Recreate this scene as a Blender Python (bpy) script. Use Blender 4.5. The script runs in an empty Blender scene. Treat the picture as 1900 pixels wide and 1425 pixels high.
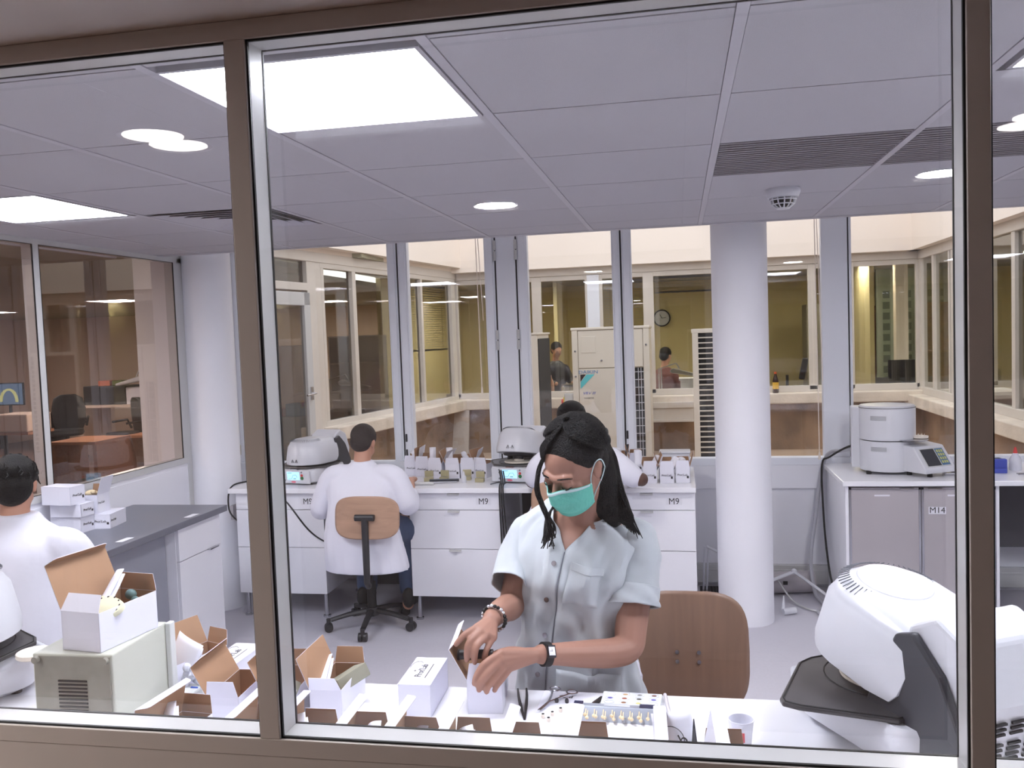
import bpy, bmesh, math, random
from mathutils import Vector, Matrix
random.seed(7)
PI = math.pi
SC = bpy.context.scene
COL = SC.collection

# ------------------------------------------------------------------ camera, world, exposure
cam = bpy.data.cameras.new('camera'); cam_o = bpy.data.objects.new('camera', cam); COL.objects.link(cam_o)
cam.sensor_width = 36; cam.sensor_fit = 'HORIZONTAL'; cam.lens = 36 * 1627 / 1900; cam.clip_start = .02
_f = 1627.0
_Y = Vector((310, 101, -_f)).normalized()
_X = Vector((8490, 220, _f)); _X = (_X - _X.dot(_Y) * _Y).normalized()
_Z = _X.cross(_Y)
cam_o.matrix_world = Matrix.Translation((0, 0, 1.88)) @ Matrix((_X, _Y, _Z)).to_4x4()
SC.camera = cam_o
W = bpy.data.worlds.new('sky'); SC.world = W; W.use_nodes = True
W.node_tree.nodes['Background'].inputs[0].default_value = (.95, .97, 1.0, 1)
W.node_tree.nodes['Background'].inputs[1].default_value = 1.3
SC.view_settings.view_transform = 'Standard'; SC.view_settings.look = 'None'
SC.view_settings.gamma = 1; SC.view_settings.exposure = 1.0; SC.view_settings.use_curve_mapping = False
PANEL = 17.5      # strength of the square ceiling panels
SPOT = 120.0      # strength of the round ceiling lights

# ------------------------------------------------------------------ materials
def lin(c):
    return tuple((x / 255 / 12.92 if x / 255 <= .04045 else ((x / 255 + .055) / 1.055) ** 2.4) for x in c)
MATS = {}
def mat(name, rgb, rough=.5, metal=0, noise=0, nscale=8, bump=0, bscale=60, spec=.5, coat=0, emis=0, sheen=0):
    if name in MATS: return MATS[name]
    m = bpy.data.materials.new(name); m.use_nodes = True; nt = m.node_tree
    b = nt.nodes['Principled BSDF']; c = lin(rgb)
    b.inputs['Base Color'].default_value = (*c, 1); b.inputs['Roughness'].default_value = rough
    b.inputs['Metallic'].default_value = metal; b.inputs['Specular IOR Level'].default_value = spec
    b.inputs['Coat Weight'].default_value = coat; b.inputs['Sheen Weight'].default_value = sheen
    tc = nt.nodes.new('ShaderNodeTexCoord')
    if noise:
        n = nt.nodes.new('ShaderNodeTexNoise'); n.inputs['Scale'].default_value = nscale; n.inputs['Detail'].default_value = 5
        nt.links.new(tc.outputs['Object'], n.inputs['Vector'])
        r = nt.nodes.new('ShaderNodeValToRGB'); e = r.color_ramp.elements
        e[0].position = .3; e[1].position = .7
        e[0].color = (*[x * (1 - noise) for x in c], 1); e[1].color = (*[min(1, x * (1 + noise)) for x in c], 1)
        nt.links.new(n.outputs[0], r.inputs[0]); nt.links.new(r.outputs[0], b.inputs['Base Color'])
    if bump:
        n = nt.nodes.new('ShaderNodeTexNoise'); n.inputs['Scale'].default_value = bscale; n.inputs['Detail'].default_value = 3
        nt.links.new(tc.outputs['Object'], n.inputs['Vector'])
        bp = nt.nodes.new('ShaderNodeBump'); bp.inputs['Strength'].default_value = bump; bp.inputs['Distance'].default_value = .01
        nt.links.new(n.outputs[0], bp.inputs['Height']); nt.links.new(bp.outputs[0], b.inputs['Normal'])
    if emis:
        b.inputs['Emission Color'].default_value = (*c, 1); b.inputs['Emission Strength'].default_value = emis
    MATS[name] = m; return m
def wood(name, rgb, rough=.4, axis=0, sc=3, amt=.16):
    m = mat(name, rgb, rough); nt = m.node_tree; b = nt.nodes['Principled BSDF']; c = lin(rgb)
    tc = nt.nodes.new('ShaderNodeTexCoord'); mp = nt.nodes.new('ShaderNodeMapping')
    s = [14, 14, 14]; s[axis] = 1.2; mp.inputs['Scale'].default_value = [x * sc / 3 for x in s]
    n = nt.nodes.new('ShaderNodeTexNoise'); n.inputs['Scale'].default_value = 2.2; n.inputs['Detail'].default_value = 6; n.inputs['Distortion'].default_value = .6
    r = nt.nodes.new('ShaderNodeValToRGB'); e = r.color_ramp.elements; e[0].position = .3; e[1].position = .72
    e[0].color = (*[x * (1 - amt) for x in c], 1); e[1].color = (*[x * (1 + amt) for x in c], 1)
    nt.links.new(tc.outputs['Object'], mp.inputs[0]); nt.links.new(mp.outputs[0], n.inputs['Vector'])
    nt.links.new(n.outputs[0], r.inputs[0]); nt.links.new(r.outputs[0], b.inputs['Base Color'])
    return m
def glass(name, tint=(1, 1, 1), refl=1.0, haze=0, rough=.0):
    m = bpy.data.materials.new(name); m.use_nodes = True; nt = m.node_tree; nt.nodes.clear()
    o = nt.nodes.new('ShaderNodeOutputMaterial'); t = nt.nodes.new('ShaderNodeBsdfTransparent'); t.inputs[0].default_value = (*tint, 1)
    g = nt.nodes.new('ShaderNodeBsdfGlossy'); g.inputs['Roughness'].default_value = rough; g.inputs['Color'].default_value = (1, 1, 1, 1)
    lw = nt.nodes.new('ShaderNodeLayerWeight'); lw.inputs[0].default_value = .5
    p = nt.nodes.new('ShaderNodeMath'); p.operation = 'POWER'; p.inputs[1].default_value = 5
    q = nt.nodes.new('ShaderNodeMath'); q.operation = 'MULTIPLY_ADD'; q.inputs[1].default_value = .95 * refl; q.inputs[2].default_value = .045 * refl
    mx = nt.nodes.new('ShaderNodeMixShader')
    nt.links.new(lw.outputs['Facing'], p.inputs[0]); nt.links.new(p.outputs[0], q.inputs[0]); nt.links.new(q.outputs[0], mx.inputs[0])
    nt.links.new(t.outputs[0], mx.inputs[1]); nt.links.new(g.outputs[0], mx.inputs[2])
    last = mx
    if haze:
        d = nt.nodes.new('ShaderNodeBsdfDiffuse'); d.inputs[0].default_value = (.8, .8, .85, 1)
        m2 = nt.nodes.new('ShaderNodeMixShader'); m2.inputs[0].default_value = haze
        nt.links.new(mx.outputs[0], m2.inputs[1]); nt.links.new(d.outputs[0], m2.inputs[2]); last = m2
    nt.links.new(last.outputs[0], o.inputs[0]); MATS[name] = m; return m
def emit(name, rgb, s):
    m = bpy.data.materials.new(name); m.use_nodes = True; nt = m.node_tree; nt.nodes.clear()
    o = nt.nodes.new('ShaderNodeOutputMaterial'); e = nt.nodes.new('ShaderNodeEmission')
    e.inputs[0].default_value = (*rgb, 1); e.inputs[1].default_value = s; nt.links.new(e.outputs[0], o.inputs[0]); MATS[name] = m; return m

M_wall = mat('white_paint', (240, 240, 247), .6, bump=.05, bscale=90)
M_ceil = mat('ceiling_tile', (186, 184, 190), .85, bump=.15, bscale=300)
M_grid = mat('ceiling_rail', (190, 188, 196), .45)
M_lami = mat('white_laminate', (240, 240, 247), .3, noise=.02, nscale=3)
M_lgrey = mat('grey_laminate', (178, 172, 176), .35, noise=.03, nscale=3)
M_top = mat('white_worktop', (240, 240, 246), .22, noise=.015, nscale=5)
M_floor = mat('grey_vinyl', (196, 194, 204), .42, noise=.05, nscale=60, bump=.05, bscale=200)
M_warmlit = mat('warm_lit_paint', (206, 197, 191), .42, bump=.06, bscale=500)  # grey-white frame with the warm corridor light put into its colour
M_frame = mat('grey_white_frame', (204, 204, 204), .22)
M_alu = mat('anodised_aluminium', (236, 239, 247), .34, metal=0, bump=.02, bscale=30)
M_gask = mat('black_gasket', (14, 14, 16), .5)
M_dark = mat('dark_plastic', (38, 38, 42), .42)
M_black = mat('black_matte', (16, 16, 18), .6)
M_steel = mat('steel', (190, 190, 196), .22, metal=1)
M_chrome = mat('chrome', (225, 225, 230), .1, metal=1)
M_darkm = mat('dark_steel', (70, 72, 78), .3, metal=1)
M_white = mat('white_plastic', (216, 217, 224), .28)
M_cream = mat('cream_render', (244, 232, 220), .85, noise=.03, nscale=1.2, bump=.1, bscale=40)
M_cframe = mat('cream_frame', (214, 206, 196), .45, noise=.04, nscale=4)
M_stone = mat('weathered_ledge', (222, 210, 194), .9, noise=.14, nscale=5, bump=.4, bscale=40)
M_brown = mat('stained_brown_wall', (150, 124, 98), .9, noise=.4, nscale=2.4, bump=.4, bscale=30)
M_pave = mat('courtyard_paving', (190, 165, 140), .9, noise=.1, nscale=4)
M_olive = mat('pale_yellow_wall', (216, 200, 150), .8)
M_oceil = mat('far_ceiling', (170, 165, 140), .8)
M_corw = mat('corridor_wall_paint', (104, 98, 96), .8)
M_beige = mat('beige_wall', (222, 200, 184), .8)
M_ofloor = mat('brown_office_floor', (110, 84, 74), .5, noise=.08, nscale=4)
M_glass = glass('clear_glass', (.985, .985, .99), 1.0)
M_glassL = glass('partition_glass', (.92, .88, .86), 1.2)
M_glassG = glass('greenish_glass', (.85, .85, .79), 1.3)
M_panel = emit('panel_light', (.9, .925, 1.0), PANEL)
M_spot = emit('round_light', (1.0, .95, .9), SPOT)

# ------------------------------------------------------------------ mesh helpers
class MB:
    def __init__(s): s.v = []; s.f = []; s.m = []; s.T = Matrix.Identity(4)
    def add(s, vs, fs, mi=0, T=None):
        n = len(s.v); M = s.T @ T if T else s.T
        s.v += [M @ Vector(v) for v in vs]; s.f += [tuple(i + n for i in f) for f in fs]; s.m += [mi] * len(fs); return s
    def box(s, x0, x1, y0, y1, z0, z1, mi=0, T=None):
        return s.add([(x0, y0, z0), (x1, y0, z0), (x1, y1, z0), (x0, y1, z0), (x0, y0, z1), (x1, y0, z1), (x1, y1, z1), (x0, y1, z1)],
                     [(0, 3, 2, 1), (4, 5, 6, 7), (0, 1, 5, 4), (1, 2, 6, 5), (2, 3, 7, 6), (3, 0, 4, 7)], mi, T)
    def cyl(s, p, q, r, r2=None, n=16, mi=0, cap=True):
        p = Vector(p); q = Vector(q); r2 = r if r2 is None else r2; d = (q - p)
        if d.length < 1e-9: return s
        M = d.to_track_quat('Z', 'Y').to_matrix()
        vs = []
        for c, rr in ((p, r), (q, r2)):
            for k in range(n): vs.append(c + M @ Vector((rr * math.cos(2 * PI * k / n), rr * math.sin(2 * PI * k / n), 0)))
        fs = [(k, (k + 1) % n, n + (k + 1) % n, n + k) for k in range(n)]
        if cap: fs += [tuple(range(n - 1, -1, -1)), tuple(range(n, 2 * n))]
        return s.add(vs, fs, mi)
    def tube(s, pts, r, n=8, mi=0, closed=False, flat=None):
        pts = [Vector(p) for p in pts]; rs = r if isinstance(r, (list, tuple)) else [r] * len(pts); N = len(pts); rings = []; up = Vector((0, 0, 1)); prev = None
        for i, p in enumerate(pts):
            a = pts[(i - 1) % N] if (i > 0 or closed) else p; b = pts[(i + 1) % N] if (i < N - 1 or closed) else p
            t = (b - a).normalized()
            u = prev - prev.dot(t) * t if prev is not None else (up - up.dot(t) * t if abs(t.z) < .95 else Vector((1, 0, 0)) - t.x * t)
            u.normalize(); w = t.cross(u); prev = u; f = flat or 1
            rings.append([p + u * rs[i] * math.cos(2 * PI * k / n) * f + w * rs[i] * math.sin(2 * PI * k / n) for k in range(n)])
        vs = [v for g in rings for v in g]; fs = []
        for i in range(N if closed else N - 1):
            j = (i + 1) % N
            for k in range(n): fs.append((i * n + k, i * n + (k + 1) % n, j * n + (k + 1) % n, j * n + k))
        if not closed: fs += [tuple(range(n - 1, -1, -1)), tuple(range((N - 1) * n, N * n))]
        return s.add(vs, fs, mi)
    def lathe(s, prof, c=(0, 0, 0), n=24, mi=0, T=None, sx=1, sy=1, cap=True):
        vs = []; m = len(prof)
        for r, z in prof:
            for k in range(n): vs.append((c[0] + sx * r * math.cos(2 * PI * k / n), c[1] + sy * r * math.sin(2 * PI * k / n), c[2] + z))
        fs = [(i * n + k, i * n + (k + 1) % n, (i + 1) * n + (k + 1) % n, (i + 1) * n + k) for i in range(m - 1) for k in range(n)]
        if cap: fs += [tuple(range(n - 1, -1, -1)), tuple(range((m - 1) * n, m * n))]
        return s.add(vs, fs, mi, T)
    def prism(s, poly, d0, d1, ax='z', mi=0, T=None, mis=None):
        n = len(poly)
        def P(a, b, d): return {'z': (a, b, d), 'y': (a, d, b), 'x': (d, a, b)}[ax]
        vs = [P(a, b, d0) for a, b in poly] + [P(a, b, d1) for a, b in poly]
        return s.add(vs, [tuple(range(n - 1, -1, -1)), tuple(range(n, 2 * n))] + [(k, (k + 1) % n, n + (k + 1) % n, n + k) for k in range(n)], mi, T)
    def loft(s, rings, mi=0, caps=True, closed=False):
        n = len(rings[0]); m = len(rings); vs = [v for r in rings for v in r]
        fs = [(i * n + k, i * n + (k + 1) % n, ((i + 1) % m) * n + (k + 1) % n, ((i + 1) % m) * n + k) for i in range(m if closed else m - 1) for k in range(n)]
        if caps and not closed: fs += [tuple(range(n - 1, -1, -1)), tuple(range((m - 1) * n, m * n))]
        return s.add(vs, fs, mi)
    def grid(s, fn, nu, nv, mi=0, th=0):
        vs = [Vector(fn(i / nu, j / nv)) for j in range(nv + 1) for i in range(nu + 1)]
        fs = [(j * (nu + 1) + i, j * (nu + 1) + i + 1, (j + 1) * (nu + 1) + i + 1, (j + 1) * (nu + 1) + i) for j in range(nv) for i in range(nu)]
        return s.add(vs, fs, mi)
    def sphere(s, c, r, n=12, m=8, mi=0):
        rr = r if isinstance(r, (tuple, list)) else (r, r, r); vs = [(c[0], c[1], c[2] - rr[2])]
        for i in range(1, m):
            a = -PI / 2 + PI * i / m
            for k in range(n): vs.append((c[0] + rr[0] * math.cos(a) * math.cos(2 * PI * k / n), c[1] + rr[1] * math.cos(a) * math.sin(2 * PI * k / n), c[2] + rr[2] * math.sin(a)))
        vs.append((c[0], c[1], c[2] + rr[2])); L = len(vs) - 1; fs = [(0, 1 + (k + 1) % n, 1 + k) for k in range(n)]
        for i in range(m - 2):
            for k in range(n): a = 1 + i * n; fs.append((a + k, a + (k + 1) % n, a + n + (k + 1) % n, a + n + k))
        fs += [(1 + (m - 2) * n + k, 1 + (m - 2) * n + (k + 1) % n, L) for k in range(n)]
        return s.add(vs, fs, mi)
    def build(s, name, mats, parent=None, bevel=0, smooth=False, solid=0, sub=0, seg=2, fix=True, remesh=0, smo=0):
        me = bpy.data.meshes.new(name); me.from_pydata([tuple(v) for v in s.v], [], s.f); me.update()
        if fix:
            bm = bmesh.new(); bm.from_mesh(me); bmesh.ops.recalc_face_normals(bm, faces=bm.faces); bm.to_mesh(me); bm.free()
        for m in (mats if isinstance(mats, (list, tuple)) else [mats]): me.materials.append(m)
        for p, i in zip(me.polygons, s.m): p.material_index = i
        if smooth:
            me.polygons.foreach_set('use_smooth', [True] * len(me.polygons))
            if not sub and not remesh: me.set_sharp_from_angle(angle=math.radians(40))
        o = bpy.data.objects.new(name, me); COL.objects.link(o)
        if parent is not None: o.parent = parent
        if solid: q = o.modifiers.new('solid', 'SOLIDIFY'); q.thickness = solid; q.offset = 0
        if remesh: q = o.modifiers.new('remesh', 'REMESH'); q.mode = 'VOXEL'; q.voxel_size = remesh; q.use_smooth_shade = True
        if smo: q = o.modifiers.new('smooth', 'SMOOTH'); q.factor = .5; q.iterations = smo
        if sub: q = o.modifiers.new('sub', 'SUBSURF'); q.levels = sub; q.render_levels = sub
        if bevel: q = o.modifiers.new('bevel', 'BEVEL'); q.width = bevel; q.segments = seg; q.limit_method = 'ANGLE'; q.angle_limit = math.radians(40)
        return o
def B(*a, **k): return MB().box(*a, **k)
def tag(o, label, cat, group=None, kind=None):
    o['label'] = label; o['category'] = cat
    if group: o['group'] = group
    if kind: o['kind'] = kind
    return o
def thing(name, label, cat, loc=(0, 0, 0), rz=0, group=None):
    o = bpy.data.objects.new(name, None); COL.objects.link(o); o.location = loc; o.rotation_euler = (0, 0, rz); o.empty_display_size = .05
    return tag(o, label, cat, group)
def struct(name, mb, m, **k):
    o = mb.build(name, m, **k); o['kind'] = 'structure'; return o
def sroot(name, loc=(0, 0, 0)):
    o = bpy.data.objects.new(name, None); COL.objects.link(o); o.location = loc; o['kind'] = 'structure'; return o
def copy_tree(o, parent=None):
    c = o.copy(); COL.objects.link(c)
    if parent is not None: c.parent = parent
    for ch in list(o.children): copy_tree(ch, c)
    return c
def text(s, size, m, parent, loc, rot=(PI / 2, 0, 0), name='lettering', align='CENTER', ext=.0004, sx=1, shear=0):
    cu = bpy.data.curves.new(name, 'FONT'); cu.body = s; cu.size = size; cu.align_x = align; cu.align_y = 'CENTER'; cu.extrude = ext; cu.shear = shear; cu.resolution_u = 3
    to = bpy.data.objects.new(name + '_curve', cu); COL.objects.link(to)
    dg = bpy.context.evaluated_depsgraph_get(); me = bpy.data.meshes.new_from_object(to.evaluated_get(dg)); me.name = name
    bpy.data.objects.remove(to); bpy.data.curves.remove(cu)
    me.materials.clear(); me.materials.append(m)
    o = bpy.data.objects.new(name, me); COL.objects.link(o); o.parent = parent; o.location = loc; o.rotation_euler = rot; o.scale = (sx, 1, 1); return o
# ================================================================== THE SETTING
# floor, ceiling of the laboratory
struct('floor', B(-3.46, 5.0, 1.57, 6.55, -.05, 0), M_floor)
struct('floor_corridor', B(-4, 5.0, -2.0, 1.5, -.05, 0), M_ofloor)
GX = [-.507 - .6445 * k for k in range(5, 0, -1)] + [-.507 + .6445 * k for k in range(0, 9)]
GY = [1.15 + .6425 * k for k in range(0, 7)]
holes = {(-1.1515, 1.7925): 'p', (-3.085, 3.0775): 'p', (.782, 1.7925): 'p', (2.7155, 3.0775): 'p', (.1375, 3.0775): 'g', (.782, 3.0775): 'g', (1.4265, 3.0775): 'g', (2.071, 3.0775): 'g', (-2.4405, 3.72): 'd'}
cm = MB(); cm.box(-3.46, 5.0, 1.57, 5.42, 2.53, 2.56, 1)
rails = MB()
for gx in GX:
    for gy in GY:
        x0, x1, y0, y1 = gx + .014, gx + .6305, gy + .003, gy + .6385
        if any(abs(gx - hx) < .02 and abs(gy - hy) < .02 for hx, hy in holes): continue
        x0 = max(x0, -3.46); y0 = max(y0, 1.57); y1 = min(y1, 5.36)
        if x1 - x0 < .03 or y1 - y0 < .03 or x0 > 4.9: continue
        cm.box(x0, x1, y0, y1, 2.5, 2.53, 0)
struct('ceiling', cm, [M_ceil, M_black])
for i, gx in enumerate(GX): rails.box(gx - .0125, gx + .0125, 1.57, 5.36, 2.4975, 2.53)
rails.box(-3.46, 5, 5.36, 5.42, 2.497, 2.56); rails.box(-3.46, 5, 1.57, 1.6, 2.497, 2.53)
struct('trim_1', rails, M_grid)
struct('ceiling_recess', MB().box(-3.7, 5, 5.42, 6.6, 2.95, 3.0).box(-3.7, 5, 5.38, 5.42, 2.56, 3.0), M_wall)

# the corridor side: ceiling with one seam, low wall under the glass
struct('ceiling_corridor', MB().box(-4, -1.2685, -2.0, 1.5, 2.466, 2.5).box(-1.2655, .03, -2.0, 1.5, 2.466, 2.5).box(.033, 5, -2.0, 1.5, 2.466, 2.5).box(-4, 5, -2, 1.5, 2.5, 2.51), M_warmlit)
struct('wall_corridor', MB().box(-4, 5, -2.05, -2.0, 0, 2.5).box(-4.05, -4, -2.05, 1.5, 0, 2.5).box(5, 5.05, -2.05, 1.6, 0, 2.5), M_corw)
struct('wall_front', MB().box(-4, 5, 1.495, 1.575, 0, 1.104).box(-4, 5, 1.5, 1.57, 2.465, 2.56), M_warmlit)

# glazed partition in front: three bays, a sheet of glass on each face
w1 = sroot('window_1')
fr = MB()
for x0, x1 in ((-2.64, -2.6), (-.796, -.756), (.448, .483), (1.72, 1.76)): fr.box(x0, x1, 1.494, 1.4999, 1.138, 2.431)
fr.box(-4, 5, 1.494, 1.4999, 2.431, 2.4655); fr.box(-4, 5, 1.494, 1.4999, 1.104, 1.138)
fr.build('frame_cap', M_warmlit, w1, bevel=.0015)
fi = MB()
for x0, x1 in ((-2.64, -2.6), (-.796, -.756), (.448, .483), (1.72, 1.76)): fi.box(x0, x1, 1.5, 1.57, 1.138, 2.431)
fi.box(-4, 5, 1.5, 1.57, 2.431, 2.465); fi.box(-4, 5, 1.5, 1.57, 1.104, 1.138)
fi.build('frame', M_frame, w1)
for x0, x1 in ((-2.6, -.796), (-.756, .448), (.483, 1.72)):
    for y, t in ((1.5035, .0035), (1.5665, .0012)):
        g = MB()
        for a in (x0, x1 - t): g.box(a, a + t, y - .003, y + .003, 1.138, 2.431)
        g.box(x0, x1, y - .003, y + .003, 1.138, 1.138 + t); g.box(x0, x1, y - .003, y + .003, 2.431 - t, 2.431)
        g.build('gasket', M_gask, w1)
        B(x0 + t, x1 - t, y - .0004, y + .0004, 1.138 + t, 2.431 - t).build('pane', M_glass, w1)

# left glazed partition towards the office
w2 = sroot('window_2'); X = -3.42
p = MB()
YB = [(1.57, 1.62), (2.88, 2.93), (4.205, 4.25), (5.55, 5.6)]
for a, b in YB: p.box(X - .07, X, a, b, 1.11, 2.47)
p.box(X - .07, X, 1.57, 5.75, 2.47, 2.53); p.box(X - .07, X, 5.6, 5.8, 0, 2.5)
p.box(X - .07, X + .002, 1.57, 5.75, 1.07, 1.11)
p.build('frame', M_frame, w2)
for (a, b), (c, d) in zip(YB[:-1], YB[1:]):
    g = MB(); 
    for y in (b, c - .004): g.box(X - .006, X + .001, y, y + .004, 1.11, 2.47)
    g.box(X - .006, X + .001, b, c, 1.11, 1.113); g.box(X - .006, X + .001, b, c, 2.467, 2.47)
    g.build('gasket', M_gask, w2)
    B(X - .005, X - .004, b + .004, c - .004, 1.113, 2.467).build('pane', M_glassL, w2)
wl = MB().box(X - .07, X - .004, 1.57, 5.6, 0, 1.07)
for a, b in zip(YB[:-1], YB[1:]): wl.box(X - .004, X, a[1] - .01, b[0] + .01, .12, 1.045)
struct('wall_left', wl, M_lami, bevel=.002)
struct('baseboard_left', B(X, X + .012, 1.57, 5.6, 0, .1), M_frame)

# window wall at the back
Yb = 6.5
wb = MB().box(-3.6, 5, Yb, Yb + .12, 0, .886).box(-3.6, 5, Yb - .03, Yb, .718, .886).box(-3.9, -3.5, 5.8, 6.62, 0, 3.0).box(4.98, 5.05, 1.57, 6.6, 0, 3.0)
struct('wall_back', wb, M_wall, bevel=.002)
struct('baseboard_back', MB().box(-3.5, 5, Yb - .045, Yb, .03, .165).box(-3.5, 5, Yb - .05, Yb - .045, .12, .135), M_frame, bevel=.004)
w3 = sroot('window_3')
f = MB().box(-3.5, 5, Yb - .03, Yb + .06, .886, .94).box(-3.5, 5, Yb - .0, Yb + .06, 2.88, 2.95).box(-3.5, -3.43, Yb, Yb + .06, .94, 2.9)
f.build('frame', M_alu, w3, bevel=.003)
def post(xs, gaps, hinges=()):
    m = MB(); 
    ed = [xs[0]] + [g for gg in gaps for g in (gg - .006, gg + .006)] + [xs[1]]
    for a, b in zip(ed[::2], ed[1::2]):
        m.box(a, b, Yb - .01, Yb + .06, .94, 2.92)
        if b - a < .1: m.box(a + .012, b - .012, Yb - .02, Yb - .01, .94, 2.92)
    m.build('mullion', M_alu, w3, bevel=.004)
    g = MB()
    for q in gaps: g.box(q - .006, q + .006, Yb, Yb + .05, .94, 2.92)
    g.build('gasket', M_gask, w3)
    for hx, hz in hinges:
        MB().cyl((hx, Yb - .02, hz - .075), (hx, Yb - .02, hz - .003), .012, n=10).cyl((hx, Yb - .02, hz + .003), (hx, Yb - .02, hz + .075), .012, n=10).build('hinge', M_frame, w3, smooth=True)
post((-2.195, -2.035), [-2.115])
post((-1.43, -1.10), [-1.345, -1.185], [(-1.345, 2.52), (-1.185, 2.52), (-1.345, 1.85), (-1.185, 1.85)])
post((-.475, -.33), [-.408])
post((.99, 1.185), [1.172])
post((2.9, 3.05), [])
for hx, hz in ((-2.1, 1.12), (-2.1, 1.0), (-.4, 1.12), (-.4, 1.02)):
    MB().box(hx, hx + .014, Yb - .028, Yb - .008, hz - .03, hz + .03).build('latch', M_dark, w3, bevel=.002)
for a, b in ((-3.43, -2.195), (-2.035, -1.43), (-1.10, -.475), (-.33, .99), (1.185, 2.9), (3.05, 5)):
    B(a, b, Yb + .03, Yb + .032, .94, 2.9).build('pane', M_glass, w3)

# round columns
for (cx, cy, r, lab) in ((.381, 5.745, .1725, 'round white concrete column standing between the two lab benches'), (-3.31, 5.78, .17, 'round white column at the end of the glazed side partition')):
    tag(MB().lathe([(r, 0), (r + .002, .02), (r, .04), (r, 2.95)], (cx, cy, 0), n=64).build('column', M_wall, smooth=True), lab, 'column')

# ------------------------------------------------------------------ courtyard
struct('floor_courtyard', B(-3.9, 3.2, 6.62, 11.1, .3, .38), M_pave)
def LX(y): return -2.83 - (11 - y) * .15      # line of the slanting left wing
aL = math.atan(.15)
def wing_T(): return Matrix.Translation((LX(11), 11, 0)) @ Matrix.Rotation(-aL, 4, 'Z')   # local: y along the wing (negative = nearer), +x towards the court
TW = wing_T()
def wy(y): return (y - 11) / math.cos(aL)
# left wing
m = MB(); m.T = TW
m.box(-.25, .0, wy(6.4), .3, .3, .96); struct('wall_court_left', m, M_brown)
m = MB(); m.T = TW
m.box(-.25, .16, wy(7.75), .2, .95, 1.08); struct('trim_ledge_left', m, M_stone, bevel=.012)
m = MB(); m.T = TW
m.box(-.3, .02, wy(6.0), .0, 2.72, 4.3); m.box(-.3, .14, wy(6.0), .0, 2.76, 4.3); struct('wall_upper_left', m, M_cream)
w4 = sroot('window_4'); m = MB(); m.T = TW
def lv(y0, y1, z0=1.08, z1=2.66, d=.06): m.box(-d, .01, wy(y0), wy(y1), z0, z1)
m.box(-.08, .02, wy(6.2), 0, 2.63, 2.72)
lv(7.58, 7.82, .38); lv(7.82, 7.87); lv(8.40, 8.47); lv(9.35, 9.43); lv(9.43, 9.5); lv(9.98, 10.03); lv(10.88, 11.0)
m.box(-.06, .012, wy(7.8), 0, 1.06, 1.13); m.box(-.06, .012, wy(7.8), 0, 2.58, 2.64)
lv(6.2, 6.3); lv(6.78, 6.84, .38); m.box(-.05, .012, wy(6.84), wy(7.58), 2.36, 2.43)
m.box(-.06, .01, wy(6.2), wy(6.84), 1.0, 1.08)
m.build('frame', M_cframe, w4, bevel=.004)
m = MB(); m.T = TW
m.box(-.035, -.033, wy(6.3), wy(6.78), 1.08, 2.64); m.box(-.035, -.033, wy(6.84), wy(7.58), 2.43, 2.64); m.box(-.035, -.033, wy(7.87), wy(10.9), 1.13, 2.6)
m.build('pane', M_glassG, w4)
# glazed door of the left wing
d1 = sroot('door_1'); m = MB(); m.T = TW
a, b = wy(6.84), wy(7.57)
m.box(-.01, .04, a, a + .1, .4, 2.34); m.box(-.01, .04, b - .1, b, .4, 2.34); m.box(-.01, .04, a, b, 2.22, 2.34); m.box(-.01, .04, a, b, .4, .62)
m.build('door_frame', M_frame, d1, bevel=.006)
m = MB(); m.T = TW; m.box(.01, .012, a + .1, b - .1, .62, 2.22); m.build('pane', M_glassG, d1)
m = MB(); m.T = TW; m.cyl((.04, b - .05, 1.42), (.09, b - .05, 1.42), .008); m.cyl((.09, b - .05, 1.42), (.085, b - .19, 1.41), .009); m.box(.04, .05, b - .07, b - .03, 1.36, 1.48); m.build('door_handle', M_steel, d1, smooth=True)
for z in (2.18, 1.93):
    m = MB(); m.T = TW; m.cyl((.05, a + .01, z - .06), (.05, a + .01, z - .003), .014); m.cyl((.05, a + .01, z + .003), (.05, a + .01, z + .06), .014); m.build('hinge', M_frame, d1, smooth=True)
# back wing
struct('wall_court_back', B(-3.0, 3.0, 11.02, 11.2, .3, .96), M_brown)
struct('trim_ledge_back', B(-2.9, 2.9, 10.86, 11.2, .95, 1.075), M_stone, bevel=.012)
struct('wall_upper_back', MB().box(-3.0, 3.0, 10.88, 11.2, 2.7, 4.3), M_cream)
w5 = sroot('window_5'); m = MB()
m.box(-3, 3, 11.03, 11.12, 2.61, 2.7); m.box(-3, 3, 11.05, 11.11, 2.55, 2.61); m.box(-3, 3, 11.04, 11.11, 1.075, 1.15)
for x0, x1 in ((-2.9, -2.8), (-1.83, -1.71), (-.43, -.3), (1.53, 1.62), (1.98, 2.05), (2.74, 2.85), (-1.15, -1.1), (-.99, -.93)): m.box(x0, x1, 11.04, 11.11, 1.1, 2.6)
m.build('frame', M_cframe, w5, bevel=.004)
B(-1.12, -.97, 11.02, 11.12, 1.075, 2.6).build('pillar_panel', M_alu, w5)
B(-2.85, 2.8, 11.08, 11.082, 1.15, 2.56).build('pane', M_glassG, w5)
m = MB().box(-.38, .15, 10.8, 10.9, .93, 1.0).box(-.38, .15, 10.82, 10.9, .79, .93).box(-.38, .15, 10.79, 10.9, .76, .79); struct('trim_gutter', m, M_cframe, bevel=.004)
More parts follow.
